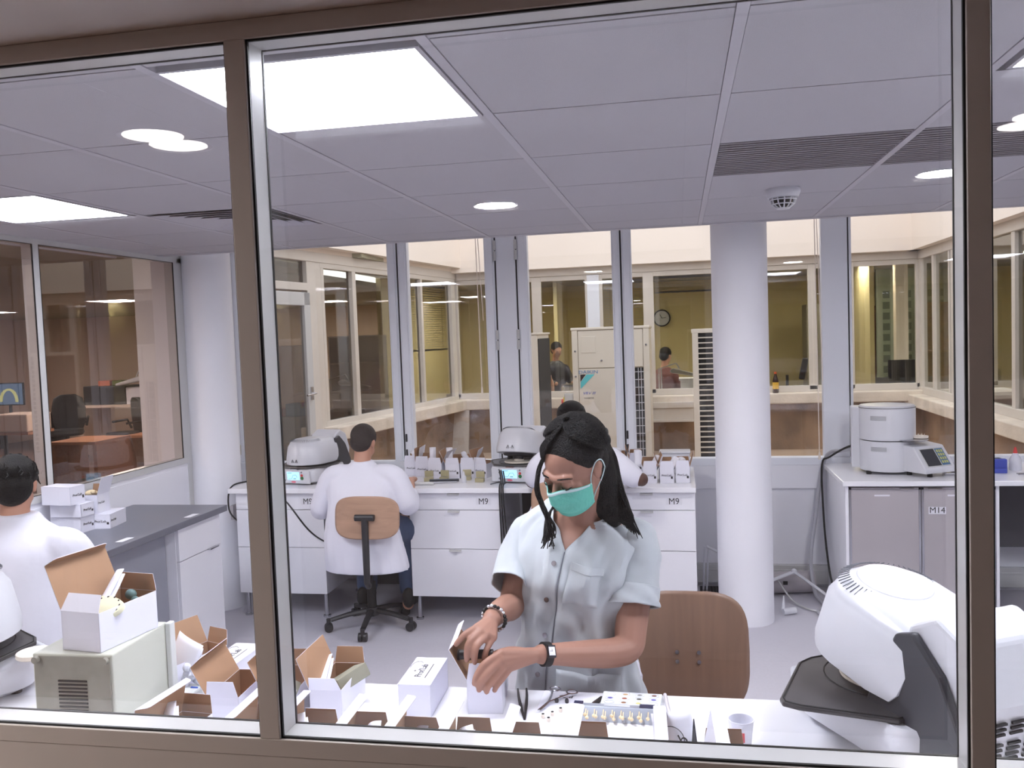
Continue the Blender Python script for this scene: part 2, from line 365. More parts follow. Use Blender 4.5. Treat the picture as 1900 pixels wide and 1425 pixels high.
# right wing
struct('wall_court_right', B(2.78, 2.95, 6.62, 11.1, .3, .9), M_brown)
struct('trim_ledge_right', B(2.6, 2.95, 6.62, 11.1, .9, 1.03), M_stone, bevel=.012)
struct('wall_upper_right', MB().box(2.66, 2.95, 6.62, 11.1, 2.7, 4.3), M_cream)
w6 = sroot('window_6'); m = MB()
m.box(2.76, 2.86, 6.62, 11.1, 2.6, 2.7); m.box(2.76, 2.84, 6.62, 11.1, 1.03, 1.11)
for y0, y1 in ((10.44, 10.5), (10.94, 11.05), (9.72, 9.8), (9.86, 9.9), (8.9, 8.98), (8.04, 8.12), (7.6, 7.66), (6.9, 7.0)): m.box(2.77, 2.84, y0, y1, 1.03, 2.6)
m.build('frame', M_cframe, w6, bevel=.004)
B(2.8, 2.802, 6.7, 10.95, 1.11, 2.6).build('pane', M_glassG, w6)

# ------------------------------------------------------------------ rooms beyond the glass
struct('floor_office', B(-14, X - .07, 1.5, 17, -.05, 0), M_ofloor)
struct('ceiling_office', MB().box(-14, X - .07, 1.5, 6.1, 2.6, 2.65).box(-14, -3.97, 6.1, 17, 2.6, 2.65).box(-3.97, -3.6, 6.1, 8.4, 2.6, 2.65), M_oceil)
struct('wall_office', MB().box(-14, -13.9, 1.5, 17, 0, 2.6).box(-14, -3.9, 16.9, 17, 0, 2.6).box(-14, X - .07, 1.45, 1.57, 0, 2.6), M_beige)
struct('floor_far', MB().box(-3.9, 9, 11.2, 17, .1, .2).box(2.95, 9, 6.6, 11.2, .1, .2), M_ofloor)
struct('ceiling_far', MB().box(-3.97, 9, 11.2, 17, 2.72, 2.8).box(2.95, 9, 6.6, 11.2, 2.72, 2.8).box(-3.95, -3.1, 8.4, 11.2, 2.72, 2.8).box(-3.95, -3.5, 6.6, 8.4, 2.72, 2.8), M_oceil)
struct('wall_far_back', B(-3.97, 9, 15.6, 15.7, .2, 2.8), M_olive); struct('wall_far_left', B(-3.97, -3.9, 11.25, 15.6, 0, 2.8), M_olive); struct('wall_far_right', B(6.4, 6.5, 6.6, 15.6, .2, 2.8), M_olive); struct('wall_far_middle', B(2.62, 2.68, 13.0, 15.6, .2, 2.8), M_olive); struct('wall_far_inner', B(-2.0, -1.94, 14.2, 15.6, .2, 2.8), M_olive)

# ------------------------------------------------------------------ ceiling fittings
def panel_light(x, y, lab, grp='square ceiling panel lights', z=2.5, s=.6, mm=None):
    t = thing('ceiling_light', lab, 'ceiling light', (x, y, z), 0, grp)
    f = MB(); h = s / 2
    for a in (-1, 1):
        f.box(min(a * h, a * (h + .012)), max(a * h, a * (h + .012)), -h - .012, h + .012, -.002, .03); f.box(-h, h, min(a * h, a * (h + .012)), max(a * h, a * (h + .012)), -.002, .03)
    f.build('frame', M_grid, t); B(-h, h, -h, h, .006, .012).build('diffuser', mm or M_panel, t); return t
panel_light(-.838, 2.137, 'large square panel light glowing just behind the mullion, nearest of the ceiling panels')
panel_light(-2.785, 3.385, 'square panel light over the left of the room near the glazed side partition')
panel_light(1.128, 2.11, 'square panel light cut by the right edge of the photo')
panel_light(3.04, 3.4, 'square panel light far to the right in the laboratory')
def round_light(x, y, lab, z=2.5, r=.09, mm=None, name='downlight'):
    t = thing(name, lab, 'ceiling light', (x, y, z), 0, 'round recessed ceiling lights')
    MB().lathe([(r + .014, -.004), (r + .016, .0), (r + .016, .02), (r, .02), (r - .002, -.002)], n=32, cap=False).build('trim_ring', M_white, t, smooth=True)
    MB().lathe([(r, -.0015), (r, .006)], n=32).build('lens', mm or M_spot, t); return t
round_light(-.838, 4.11, 'round ceiling light glowing in the middle of the laboratory ceiling')
round_light(1.11, 4.03, 'round ceiling light beside the dark air grille, near the right mullion')
M_cor = emit('corridor_light', (1.0, .93, .87), 9)
M_corfill = emit('corridor_fill_light', (1.0, .93, .88), 19)  # for two fill panels added out of view to brighten the front frame
panel_light(-2.75, .75, 'added square fill panel, out of view to the left, brightening the window frame', 'added corridor fill panels', 2.452, .6, M_corfill)
panel_light(-3.68, -.45, 'added square fill panel, out of view further back along the corridor', 'added corridor fill panels', 2.452, .6, M_corfill)
round_light(-1.41, .78, 'round corridor light mirrored twice in the left pane', z=2.466, r=.08, mm=M_cor)
round_light(1.06, .16, 'round corridor light mirrored at the right edge of the glass', z=2.466, r=.08, mm=M_cor)
# linear grille, one bay between rails each
gg = mat('grille_slats', (150, 146, 152), .5)
for i, gx in enumerate((.1375, .782, 1.4265, 2.071)):
    lab = ['dark slotted air grille in the ceiling, left section next to the smoke detector', 'dark slotted air grille section behind the right mullion', 'dark slotted air grille section at the right edge of the photo', 'dark slotted air grille section furthest right'][i]
    t = thing('air_grille', lab, 'vent', (gx + .322, 3.4, 2.5), 0, 'slotted air grille sections')
    s = MB()
    for k in range(17): s.box(-.307, .307, -.315 + k * .0372, -.315 + k * .0372 + .013, -.001, .016)
    s.build('slats', gg, t); B(-.307, .307, -.318, .318, .02, .024).build('backing', M_black, t)
# four way diffuser
t = thing('air_diffuser', 'square four-way air diffuser in the ceiling behind the left mullion', 'vent', (-2.118, 4.04, 2.5))
d = MB()
for k in range(5):
    h = .295 - k * .055
    for a in range(4):
        T = Matrix.Rotation(a * PI / 2, 4, 'Z'); d.add([(-h, -h, -.004), (h, -h, -.004), (h - .035, -h + .035, .012), (-h + .035, -h + .035, .012)], [(0, 1, 2, 3)], 0, T)
d.build('louvres', M_grid, t, solid=.002); B(-.3, .3, -.3, .3, .02, .025).build('backing', M_black, t)
# smoke detector
t = thing('smoke_detector', 'white round smoke detector hanging from the ceiling beside the slotted grille', 'smoke detector', (.478, 4.18, 2.5)); t.scale = (1.35, 1.35, 1.35)
MB().lathe([(.055, 0), (.057, -.012), (.05, -.03), (.042, -.032)], n=32).build('base', M_white, t, smooth=True)
c = MB()
for k in range(12):
    a = k * PI / 6; c.tube([(.044 * math.cos(a), .044 * math.sin(a), -.03), (.038 * math.cos(a), .038 * math.sin(a), -.05), (.018 * math.cos(a), .018 * math.sin(a), -.066)], .0025, 5)
for r, z in ((.043, -.038), (.036, -.052), (.02, -.066)): c.tube([(r * math.cos(k * PI / 10), r * math.sin(k * PI / 10), z) for k in range(20)], .0022, 5, closed=True)
c.lathe([(.019, -.063), (.019, -.068)], n=16); c.build('cage', M_white, t, smooth=True)
MB().lathe([(.034, -.03), (.028, -.058)], n=16).build('sensor', M_dark, t, smooth=True)

M_off = emit('office_light', (1.0, .9, .82), 34)
M_far = emit('far_room_light', (1.0, .95, .84), 20)
for x, y, lab in ((-1.1, 13.0, 'far room panel light behind the pale pillar of the opposite wing'), (.9, 12.6, 'far room panel light near the wall clock'), (2.6, 13.4, 'far room panel light beyond the right corner of the courtyard'), (-2.7, 13.2, 'far room panel light at the left corner of the opposite wing'), (4.6, 9.4, 'right wing panel light'), (4.6, 12.2, 'right wing panel light in the far corner')):
    panel_light(x, y, lab, 'panel lights of the far rooms', 2.71, .6, M_far)
for x, y, lab in ((-5.6, 4.0, 'office panel light beyond the glazed side partition'), (-9.5, 5.0, 'office panel light deep behind the side partition'), (-8.0, 11.5, 'office panel light above the low orange tables'), (-11.5, 13.0, 'office panel light above the large black chair'), (-6.0, 14.5, 'office panel light far at the back')):
    panel_light(x, y, lab, 'office panel lights', 2.59, .6, M_off)
# ================================================================== BENCHES
M_ink = mat('black_ink', (30, 28, 32), .6)
M_label = mat('label_paper', (228, 228, 236), .6)
M_kraft = mat('kraft_board', (164, 128, 100), .8, noise=.06, nscale=10)
M_card = mat('white_board', (228, 228, 240), .5)
M_paper = mat('white_paper', (238, 238, 248), .5)
M_foam = mat('olive_foam', (142, 140, 124), .85, noise=.06, nscale=30)
M_lcd = emit('lcd_blue', (.35, .68, 1.0), 1.1)
M_beech = wood('beech_plywood', (172, 138, 116), .38, axis=0)
M_walnut = wood('brown_plywood', (136, 106, 88), .38, axis=2, amt=.1)
M_greytop = mat('dark_grey_worktop', (108, 110, 122), .35, noise=.04, nscale=30)
def worktop(x0, x1, y0, y1, lab, m=M_top, z0=.868, z1=.9):
    return tag(B(x0, x1, y0, y1, z0, z1).build('worktop', m, bevel=.004), lab, 'worktop')
def drawer_cabinet(x0, x1, yf, yb, lab, sticker=None, grp='white three-drawer cabinets', stx=.1, code=True):
    t = thing('drawer_cabinet', lab, 'cabinet', ((x0 + x1) / 2, yf, 0), 0, grp); w = (x1 - x0) / 2; d = yb - yf
    MB().box(-w, w, .02, d, .17, .866).build('body', M_lami, t)
    for i, (a, b) in enumerate(((.752, .862), (.492, .748), (.17, .488))):
        dr = B(-w + .001, w - .001, 0, .019, a, b).build('drawer', M_lami, t, bevel=.0015)
        MB().box(-.04, .04, -.018, 0, b - .004, b - .001).box(-.04, .04, -.02, -.016, b - .012, b - .001).build('pull', M_frame, dr)
        if i < 2: MB().box(-.09 + (.02 if i else 0), .03, -.0006, 0, b - .042, b - .03).build('label_strip', M_label, dr)
    if sticker:
        MB().box(stx - .05, stx + .05, -.001, 0, .785, .828).build('sticker', M_label, t)
        text(sticker, .056, M_ink, t, (stx, -.0014, .806), name='cabinet_number', sx=.95)
    for sx in (-1, 1):
        for y in (.05, d - .06): MB().cyl((sx * (w - .03), y, .012), (sx * (w - .03), y, .17), .016, n=16).cyl((sx * (w - .03), y, 0), (sx * (w - .03), y, .012), .026, n=16).build('leg', M_steel, t, smooth=True)
    return t
worktop(-3.07, -1.168, 5.49, 6.32, 'long white worktop by the left windows with furnace, cartons and tools on it')
worktop(-1.16, .078, 5.49, 6.32, 'white worktop section ending left of the round column, carrying the row of open cartons')
drawer_cabinet(-3.035, -2.395, 5.53, 6.25, 'white drawer cabinet marked M9, left of the seated man', 'M9', stx=.21)
drawer_cabinet(-1.79, -1.175, 5.53, 6.25, 'white drawer cabinet marked M9, right of the seated man', 'M9', stx=.2)
drawer_cabinet(-.53, .072, 5.53, 6.25, 'white drawer cabinet marked M9, nearest the round column', 'M9', stx=.17)
# right hand bench
worktop(.975, 4.6, 5.69, 6.46, 'white worktop right of the round column with the round furnace on it')
t = thing('door_cabinet', 'pale grey two-door cabinet marked M14 under the right worktop', 'cabinet', (.995, 5.73, 0))
MB().box(0, .02, .0, .7, 0, .866).box(.87, .888, 0, .7, 0, .866).box(.0205, .8695, .03, .7, .0, .84).build('body', M_lami, t, bevel=.001)
for i, x0 in enumerate((.022, .446)):
    dr = B(x0, x0 + .42, 0, .02, .03, .855).build('door', M_lgrey, t, bevel=.001)
    m = MB(); a, b = x0, x0 + .42
    m.box(a, a + .013, -.003, 0, .03, .855).box(b - .013, b, -.003, 0, .03, .855).box(a, b, -.003, 0, .842, .855).box(a, b, -.003, 0, .03, .043); m.build('door_trim', M_steel, dr)
    MB().box(x0 + (.3 if i == 0 else .04), x0 + (.38 if i == 0 else .12), -.02, 0, .846, .851).build('handle', M_chrome, dr)
    MB().box(x0 + .15, x0 + .24, -.001, 0, .8, .81).build('label_strip', M_label, dr)
MB().box(.485, .585, -.0045, -.0035, .69, .735).build('sticker', M_label, t)
text('M14', .052, M_ink, t, (.535, -.0052, .713), name='cabinet_number')
# dark under-bench things
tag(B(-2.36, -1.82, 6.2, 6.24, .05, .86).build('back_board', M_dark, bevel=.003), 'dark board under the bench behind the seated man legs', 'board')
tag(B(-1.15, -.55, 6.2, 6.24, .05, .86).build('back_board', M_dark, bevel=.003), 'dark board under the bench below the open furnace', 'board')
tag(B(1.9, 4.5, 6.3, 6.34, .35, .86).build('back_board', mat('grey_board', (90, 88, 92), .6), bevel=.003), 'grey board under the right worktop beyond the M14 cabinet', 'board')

# grey island on the left
tag(B(-3.42, -2.775, 2.6, 4.95, .862, .9).build('worktop', M_greytop, bevel=.003), 'dark grey worktop along the glazed side partition, carrying stacked cartons', 'worktop')
t = thing('drawer_cabinet', 'white cabinet facing sideways under the end of the dark grey worktop', 'cabinet', (-2.82, 4.47, 0))
MB().box(-.55, -.02, 0, .46, .0, .86).build('body', M_lami, t, bevel=.001)
d = B(-.02, 0, .003, .46, .665, .858).build('drawer', M_lami, t, bevel=.001); MB().box(-.002, .022, .3, .4, .66, .667).build('pull', M_steel, d)
B(-.02, 0, .003, .46, .03, .66).build('door', M_lami, t, bevel=.001)
tag(B(-3.35, -2.9, 2.7, 4.465, .02, .86).build('side_panel', mat('mid_grey_laminate', (150, 152, 164), .4)), 'grey modesty panel under the dark grey worktop', 'panel')
for k, (x, y) in enumerate(((-2.82, 4.62), (-2.84, 4.02))):
    tag(B(x - .02, x + .02, y - .05, y + .05, .9, .9008).build('sticker', M_label), ['small white sticker at the far edge of the dark grey worktop', 'small white sticker midway along the dark grey worktop edge'][k], 'sticker', 'stickers on the grey worktop')

# front table
t = thing('work_table', 'white work table along the front window, in front of the masked woman', 'table', (0, 0, 0))
B(-3.3, 3.2, 1.6, 2.34, .868, .9).build('tabletop', M_top, t, bevel=.004)
for x in (-3.2, -1.6, 0, 1.5, 3.1): MB().cyl((x, 1.7, 0), (x, 1.7, .87), .02).build('leg', M_steel, t, smooth=True)

# ================================================================== FURNACES
def warn(m, x, y, z, s, parent):
    q = MB()
    a = [(x - s, z - s * .8), (x + s, z - s * .8), (x, z + s)]
    for i in range(3): q.cyl((a[i][0], y, a[i][1]), (a[(i + 1) % 3][0], y, a[(i + 1) % 3][1]), s * .13, n=5)
    q.cyl((x, y, z - s * .45), (x, y, z + s * .35), s * .14, n=5); q.build('warning_sign', m, parent)
def rrect(w, d, r, n=6, y0=0):
    out = []
    for cx, cy, a0 in ((w - r, d - r, 0), (-w + r, d - r, 90), (-w + r, -d + r, 180), (w - r, -d + r, 270)):
        for k in range(n + 1):
            a = math.radians(a0 + 90 * k / n); out.append((cx + r * math.cos(a), cy + y0 + r * math.sin(a)))
    return out
def furnace(lab, loc, rz, tilt, disc=False, detail=True, sc=1, wing=.225):
    """local front = -y, origin at the worktop"""
    t = thing('ceramic_furnace', lab, 'furnace', loc, rz); t.scale = (sc, sc, sc)
    # base: rounded, front face slopes back
    rings = []
    for z, w, d, r, yo in ((.008, .125, .165, .05, .02), (.02, .145, .19, .06, .012), (.055, .155, .2, .06, .006), (.1, .158, .195, .06, .012), (.112, .152, .188, .06, .014)):
        rings.append([(x, y, z) for x, y in rrect(w, d, r, 6, yo)])
    MB().loft(rings).build('base', M_white, t, smooth=True)
    for sx in (-1, 1):
        for y in (-.13, .15): MB().cyl((sx * .1, y, 0), (sx * .1, y, .012), .014).build('foot', M_dark, t)
    # control panel on the front
    yp = -.196; T = Matrix.Translation((0, yp, .06)) @ Matrix.Rotation(math.radians(6), 4, 'X')
    q = MB(); q.T = T; q.box(-.135, .135, -.006, .012, -.05, .045); pa = q.build('control_panel', M_white, t, bevel=.012, seg=3)
    q = MB(); q.T = T; q.box(-.052, .052, -.0085, -.005, -.022, .034); q.build('screen', M_lcd, pa)
    q = MB(); q.T = T; q.tube([(-.04, -.0095, -.014), (-.012, -.0095, -.012), (0, -.0095, .012), (.026, -.0095, .014), (.034, -.0095, -.004)], .0013, 5); q.tube([(-.045, -.0095, .026), (-.01, -.0095, .028)], .0016, 5); q.tube([(.002, -.0095, -.012), (.024, -.0095, -.012)], .0022, 5); q.build('display_trace', mat('lcd_ink', (30, 60, 120), .5), pa)
    for x, z, r, c in ((.074, .012, .009, 'red'), (.074, -.008, .012, 'green'), (.074, .034, .006, 'grey'), (-.074, .034, .006, 'grey'), (-.074, .014, .006, 'grey'), (-.074, -.026, .007, 'grey')):
        q = MB(); q.T = T; q.cyl((x, -.006, z), (x, -.0095, z), r, n=16)
        q.build('button', {'red': mat('red_plastic', (214, 62, 62), .4), 'green': mat('green_plastic', (34, 110, 60), .4), 'grey': mat('grey_button', (128, 130, 138), .4)}[c], pa, smooth=True)
    q = MB(); q.T = T; q.lathe([(.02, -.0004), (.02, .0004)], n=20, T=Matrix.Translation((-.002, -.0072, -.036)) @ Matrix.Rotation(PI / 2, 4, 'X') @ Matrix.Diagonal((1, .36, 1, 1))); q.build('brand_mark', mat('pink_red', (236, 120, 140), .4), pa)
    # dark plate with pointed wings
    pl = [(-wing, .0), (-wing + .008, -.02), (-.13, -.175), (-.09, -.19), (.09, -.19), (.13, -.175), (wing - .008, -.02), (wing, .0), (wing - .018, .03), (.14, .16), (-.14, .16), (-wing + .018, .03)]
    M_pl = mat('dark_plate', (62, 60, 62), .3)
    p = MB().prism(pl, .114, .124).build('cooling_plate', M_pl, t, bevel=.003)
    q = MB(); q.tube([(x * .97, y * .97, .1245) for x, y in pl], .002, 5, closed=True); q.tube([(.135 * math.cos(k * PI / 16), -.03 + .135 * math.sin(k * PI / 16), .1245) for k in range(32)], .0016, 5, closed=True); q.build('plate_groove', M_black, p)
    MB().box(-.03, .03, -.2, -.185, .106, .113).build('clip', M_chrome, p)
    # firing table
    c = MB().lathe([(.1, .124), (.102, .127), (.1, .131), (.034, .133), (.034, .15), (.03, .152)], (0, -.03, 0), n=32).build('firing_table', mat('ceramic', (236, 228, 216), .7), t, smooth=True)
    # hood: rounded drum that runs back into the hinge housing; hinged at (y=.15, z=.2)
    H = Matrix.Translation((0, .17, .19)) @ Matrix.Rotation(math.radians(-tilt), 4, 'X') @ Matrix.Translation((0, -.17, -.19))
    def outl(w, yf, yb, n=14):
        o = [(w * math.cos(a), yf + w - w * math.sin(a)) for a in [PI * k / n for k in range(n + 1)]]   # front half circle
        return o + [(-w * .97, yb * .6), (-w * .86, yb), (w * .86, yb), (w * .97, yb * .6)]
    rings = []
    for z, w, yf, yb in ((.132, .142, -.172, .12), (.134, .15, -.18, .13), (.16, .152, -.182, .15), (.255, .138, -.166, .17), (.268, .128, -.156, .17), (.275, .125, -.153, .165), (.29, .117, -.142, .15), (.3, .1, -.122, .13), (.306, .085, -.1, .11)):
        rings.append([(x, y, z) for x, y in outl(w, yf, yb)])
    q = MB(); q.T = H; q.loft(rings); h = q.build('hood', M_white, t, smooth=True)
    q = MB(); q.T = H
    for k in range(34):
        a = -PI * .12 + PI * 1.24 * k / 33; ca, sa = math.cos(a), math.sin(a)
        cx, cy = 0, -.04
        q.cyl((cx + ca * .088, cy - sa * .088, .3062), (cx + ca * .112, cy - sa * .112, .2935), .0013, n=4)
    q.build('vent_slots', mat('slot_grey', (96, 98, 106), .6), h)
    q = MB(); q.T = H; q.lathe([(.075, .3055), (.073, .3085), (.06, .309)], (0, -.03, 0), n=32, sy=1.15); q.build('hood_cap', M_white, h, smooth=True)
    q = MB(); q.T = H; q.lathe([(.1, .118), (.105, .132)], (0, -.03, 0), n=32); q.lathe([(.035, .095), (.04, .12)], (0, -.03, 0), n=20); q.build('heating_muffle', M_dark, h, smooth=True)
    if detail:
        T0 = MB(); q = T0
        for s in (-.016, .016):
            g = MB(); g.T = H; x, z, e = s, .165, .011; y = -.1838
            a = [(x - e, z - e * .8), (x + e, z - e * .8), (x, z + e)]
            for i in range(3): g.cyl((a[i][0], y, a[i][1]), (a[(i + 1) % 3][0], y, a[(i + 1) % 3][1]), .0012, n=5)
            g.cyl((x, y, z - .005), (x, y, z + .004), .0014, n=5); g.build('warning_sign', M_ink, h)
    # rear housing: dark flanks and white spine
    q = MB(); q.prism([(.09, .10), (.2, .09), (.3, .06), (.33, .2), (.29, .31), (.22, .345), (.15, .31), (.12, .22)], -.105, .105, 'x'); q.build('rear_housing', M_white, t, bevel=.012, seg=3)
    for sx in (-1, 1):
        q = MB(); a = sorted((sx * .106, sx * .125)); q.prism([(.0, .01), (.3, .01), (.31, .12), (.25, .24), (.18, .305), (.135, .29), (.08, .2)], a[0], a[1], 'x'); q.build('side_cover', mat('charcoal_cover', (58, 58, 64), .35), t, bevel=.006)
    q = MB()
    for c in range(4):
        for r in range(8):
            if r == 4: continue
            x = -.082 + c * .042; z = .09 + r * .011; y = .3045 + (z - .06) * (.03 / .14)
            q.box(x, x + .03, y - .002, y + .002, z, z + .0045)
    q.build('rear_vents', M_black, t)
    MB().cyl((-.035, .31, .132), (-.035, .338, .132), .011).build('rear_knob', M_black, t, smooth=True)
    return t
furnace('white dental furnace with lowered hood and blue display, left of the seated man', (-2.60, 5.83, .9), math.radians(-14), 0)
furnace('white dental furnace with raised hood and blue display, in front of the wide window post', (-1.085, 5.86, .9), math.radians(-12), 13)
furnace('large white dental furnace with dark side plate in the front right corner', (.486, 2.165, .9), math.radians(-151), 11.5, detail=False, sc=1.07, wing=.298)
furnace('white dental furnace cut by the left edge, beside the grey instrument case', (-2.09, 2.1, .9), math.radians(150), 3, detail=False, sc=1.15)
tag(MB().lathe([(.045, 0), (.048, .003), (.048, .013), (.045, .015)], (-1.81, 2.13, 1.026), n=40).build('firing_tray', mat('ceramic', (1, 1, 1)), smooth=True), 'round cream firing tray lying on the plate of the left front furnace', 'tray')

# round furnace on the right bench
t = thing('round_furnace', 'white round-bodied sintering furnace with touch screen on the right worktop', 'furnace', (1.32, 6.07, .9), math.radians(-8))
q = MB().lathe([(.165, .02), (.17, .03), (.17, .21), (.165, .215)], (0, 0, 0), n=48).prism([(-.17, -.02), (-.17, .12), (-.13, .15), (.17, .15), (.17, -.02)], .02, .215); q.build('lower_body', M_white, t, smooth=True)
MB().lathe([(.16, .215), (.16, .222)], n=48).build('gasket', M_dark, t)
MB().lathe([(.172, .222), (.172, .43), (.165, .442), (.1, .448)], n=48).build('upper_hood', M_white, t, smooth=True)
MB().lathe([(.174, .427), (.174, .43)], n=48).build('lid_seam', M_dark, t, smooth=True)
MB().box(-.22, -.12, -.02, .12, .03, .43).build('hinge_housing', M_white, t, bevel=.008)
T = Matrix.Translation((.19, -.09, 0)) @ Matrix.Rotation(math.radians(38), 4, 'Z')
q = MB(); q.T = T; q.prism([(-.2, .02), (.09, .02), (.09, .06), (-.0, .19), (-.2, .2)], -.13, .13, 'x')
con = MB(); con.T = T @ Matrix.Rotation(-PI / 2, 4, 'Z'); con.prism([(-.13, .025), (.16, .03), (.165, .055), (.06, .19), (-.13, .205)], -.12, .12, 'x' if False else 'y')
cs = con.build('control_console', M_white, t, bevel=.006)
TT = T @ Matrix.Rotation(-PI / 2, 4, 'Z') @ Matrix.Translation((.113, 0, .1225)) @ Matrix.Rotation(math.atan2(.105, -.135) * 0 + math.radians(52), 4, 'Y')
for nm, y0, y1, m in (('screen', -.085, .02, mat('dark_screen', (60, 62, 68), .2)), ('keypad', .028, .09, mat('blue_keypad', (70, 110, 150), .3))):
    g = MB(); g.T = TT; g.box(-.06, .06, y0, y1, -.001, .0035); g.build(nm, m, cs)
g = MB(); g.T = TT; g.box(-.066, .066, -.09, .095, -.002, .0022); g.build('bezel', M_frame, cs)
g = MB(); g.T = TT
for i in range(4):
    for j in range(3): g.box(-.05 + i * .026, -.032 + i * .026, .034 + j * .018, .046 + j * .018, .003, .005)
g.build('keys', mat('yellow_keys', (196, 196, 120), .4), cs)
for z in (.155, .355):
    g = MB()
    for i in range(16):
        for j in range(4):
            a = math.radians(-128 + i * 2.1); r = .1705 if z < .2 else .1725; g.box(-.0016, .0016, -.001, .001, -.0016, .0016, T=Matrix.Translation((r * math.cos(a), r * math.sin(a), z + j * .0075)) @ Matrix.Rotation(a + PI / 2, 4, 'Z'))
    g.build('vent_holes', M_dark, t)
for x, y in ((-.12, -.11), (.12, -.12), (.23, -.19), (-.1, .1)): MB().cyl((x, y, 0), (x, y, .022), .016).build('foot', M_black, t)
MB().lathe([(.09, .222), (.1, .225), (.1, .229)], (.14, -.1, 0), n=32).build('cooling_shelf', M_steel, t, smooth=True)
t2 = thing('firing_tray', 'cream ceramic tray with pegs on the shelf of the round furnace', 'tray', (1.5, 5.97, 1.13))
MB().lathe([(.04, 0), (.045, .004), (.046, .016), (.04, .016)], n=28).build('dish', mat('ceramic', (1, 1, 1)), t2, smooth=True)
g = MB()
for k in range(5): g.cyl((-.02 + k * .01, -.01 + (k % 2) * .015, .015), (-.02 + k * .01, -.01 + (k % 2) * .015, .03), .002, n=5)
g.build('pegs', mat('ceramic', (1, 1, 1)), t2)

# ================================================================== CARTONS
def carton(lab, loc, rz, w=.086, l=.19, h=.084, lid=None, front=None, back=None, side='L', logo=None, tuck=True, grp=None, text_on_top=False, mini=False, short=False, sheet=None):
    """origin at the carton's bottom centre; long axis local y; near short end at -y. lid/front/back: opening angle in degrees from closed (0) upward."""
    t = thing('carton', lab, 'box', loc, rz, grp); a, b = w / 2, l / 2; th = .0012
    q = MB(); q.box(-a, a, -b, b, 0, th)
    for x in (-a, a - th): q.box(x, x + th, -b, b, 0, h)
    for y in (-b, b - th): q.box(-a, a, y, y + th, 0, h)
    # kraft lining
    e = th + .0004
    q.box(-a + th, a - th, -b + th, b - th, th, th + .0006, 1)
    for x in (-a + th, a - th - .0006): q.box(x, x + .0006, -b + th, b - th, th, h - .0004, 1)
    for y in (-b + th, b - th - .0006): q.box(-a + th, a - th, y, y + .0006, th, h - .0004, 1)
    q.build('tray', [M_card, M_kraft], t)
    def flap(name, T, W, L, taper=.0, tk=0, par=t):
        f = MB(); f.T = T
        o = [(-W / 2, 0), (W / 2, 0), (W / 2 - taper, L), (-W / 2 + taper, L)]
        f.prism(o, 0, th, mi=0); f.prism([(x * .995, y * .995) for x, y in o], -.0006, 0, mi=1)
        ob = f.build(name, [M_card, M_kraft], par)
        if tk:
            g = MB(); g.T = T @ Matrix.Translation((0, L, 0)) @ Matrix.Rotation(math.radians(-tk), 4, 'X'); W2 = W - 2 * taper
            o = [(-W2 / 2, 0), (W2 / 2, 0), (W2 / 2 - .012, .022), (W2 / 2 - .02, .026), (-W2 / 2 + .02, .026), (-W2 / 2 + .012, .022)]
            g.prism(o, 0, th); g.prism([(x * .99, y * .99) for x, y in o], -.0006, 0, mi=1); g.build('tuck_flap', [M_card, M_kraft], ob)
        return ob
    if lid is None:
        f = MB(); f.box(-a - .001, a + .001, -b - .001, b + .001, h, h + .0016); o = f.build('lid', M_card, t)
        if not mini:
            MB().box(a + .0002, a + .0008, -b, b, h - .016, h).build('tuck_flap', M_card, o)
    else:
        s = 1 if side == 'R' else -1
        # lid hinged on the long side
        T = Matrix.Translation((s * a, 0, h)) @ Matrix.Rotation(-s * -PI / 2 * -1, 4, 'Z')
        T = Matrix.Translation((s * a, 0, h)) @ Matrix.Rotation(s * PI / 2, 4, 'Z') @ Matrix.Rotation(math.radians(lid), 4, 'X')
        # local +y of the flap points over the box when lid = 0
        o = flap('lid', T, l, w, 0, 75 if tuck else 0)
    if front is not None:
        T = Matrix.Translation((0, -b, h)) @ Matrix.Rotation(math.radians(front), 4, 'X'); flap('end_flap', T, w, .045, .008)
    if back is not None:
        T = Matrix.Translation((0, b, h)) @ Matrix.Rotation(PI, 4, 'Z') @ Matrix.Rotation(math.radians(back), 4, 'X'); flap('end_flap', T, w, .045, .006)
    if logo:
        z = h + .0019
        if 'top' in logo:
            pr = text("Prot'Lab", .026, M_ink, t, (-.004, 0, z), rot=(0, 0, PI / 2), name='logo')
            g = MB(); g.tube([(-.026 + .02 * math.cos(k * .25) * .8, .03 + .034 * math.sin(k * .25), z) for k in range(3, 15)], .0007, 4); g.sphere((-.022, -.003, z), (.003, .004, .0006), 8, 4); g.build('logo_arc', M_ink, t)
            g = MB(); random.seed(3)
            for k in range(22): g.box(.016, .0185, -.05 + k * .0045, -.05 + k * .0045 + .003, z - .0002, z + .0002)
            g.build('small_print', M_ink, t)
        if 'end' in logo:
            text("Prot'Lab", .019, M_ink, t, (-.004, -b - .0012, h * .52), name='logo', shear=.25)
            MB().box(a - .02, a - .008, -b - .0008, -b - .0002, h * .3, h * .46).build('logo_block', M_ink, t)
        if 'side' in logo:
            MB().box(a + .0003, a + .0009, -b + .004, -b + .07, .008, h - .01).build('side_label', M_label, t)
            text("Prot'Lab", .018, M_ink, t, (a + .0014, -b + .035, h * .55), rot=(PI / 2, 0, PI / 2), name='logo', shear=.25)
    return t
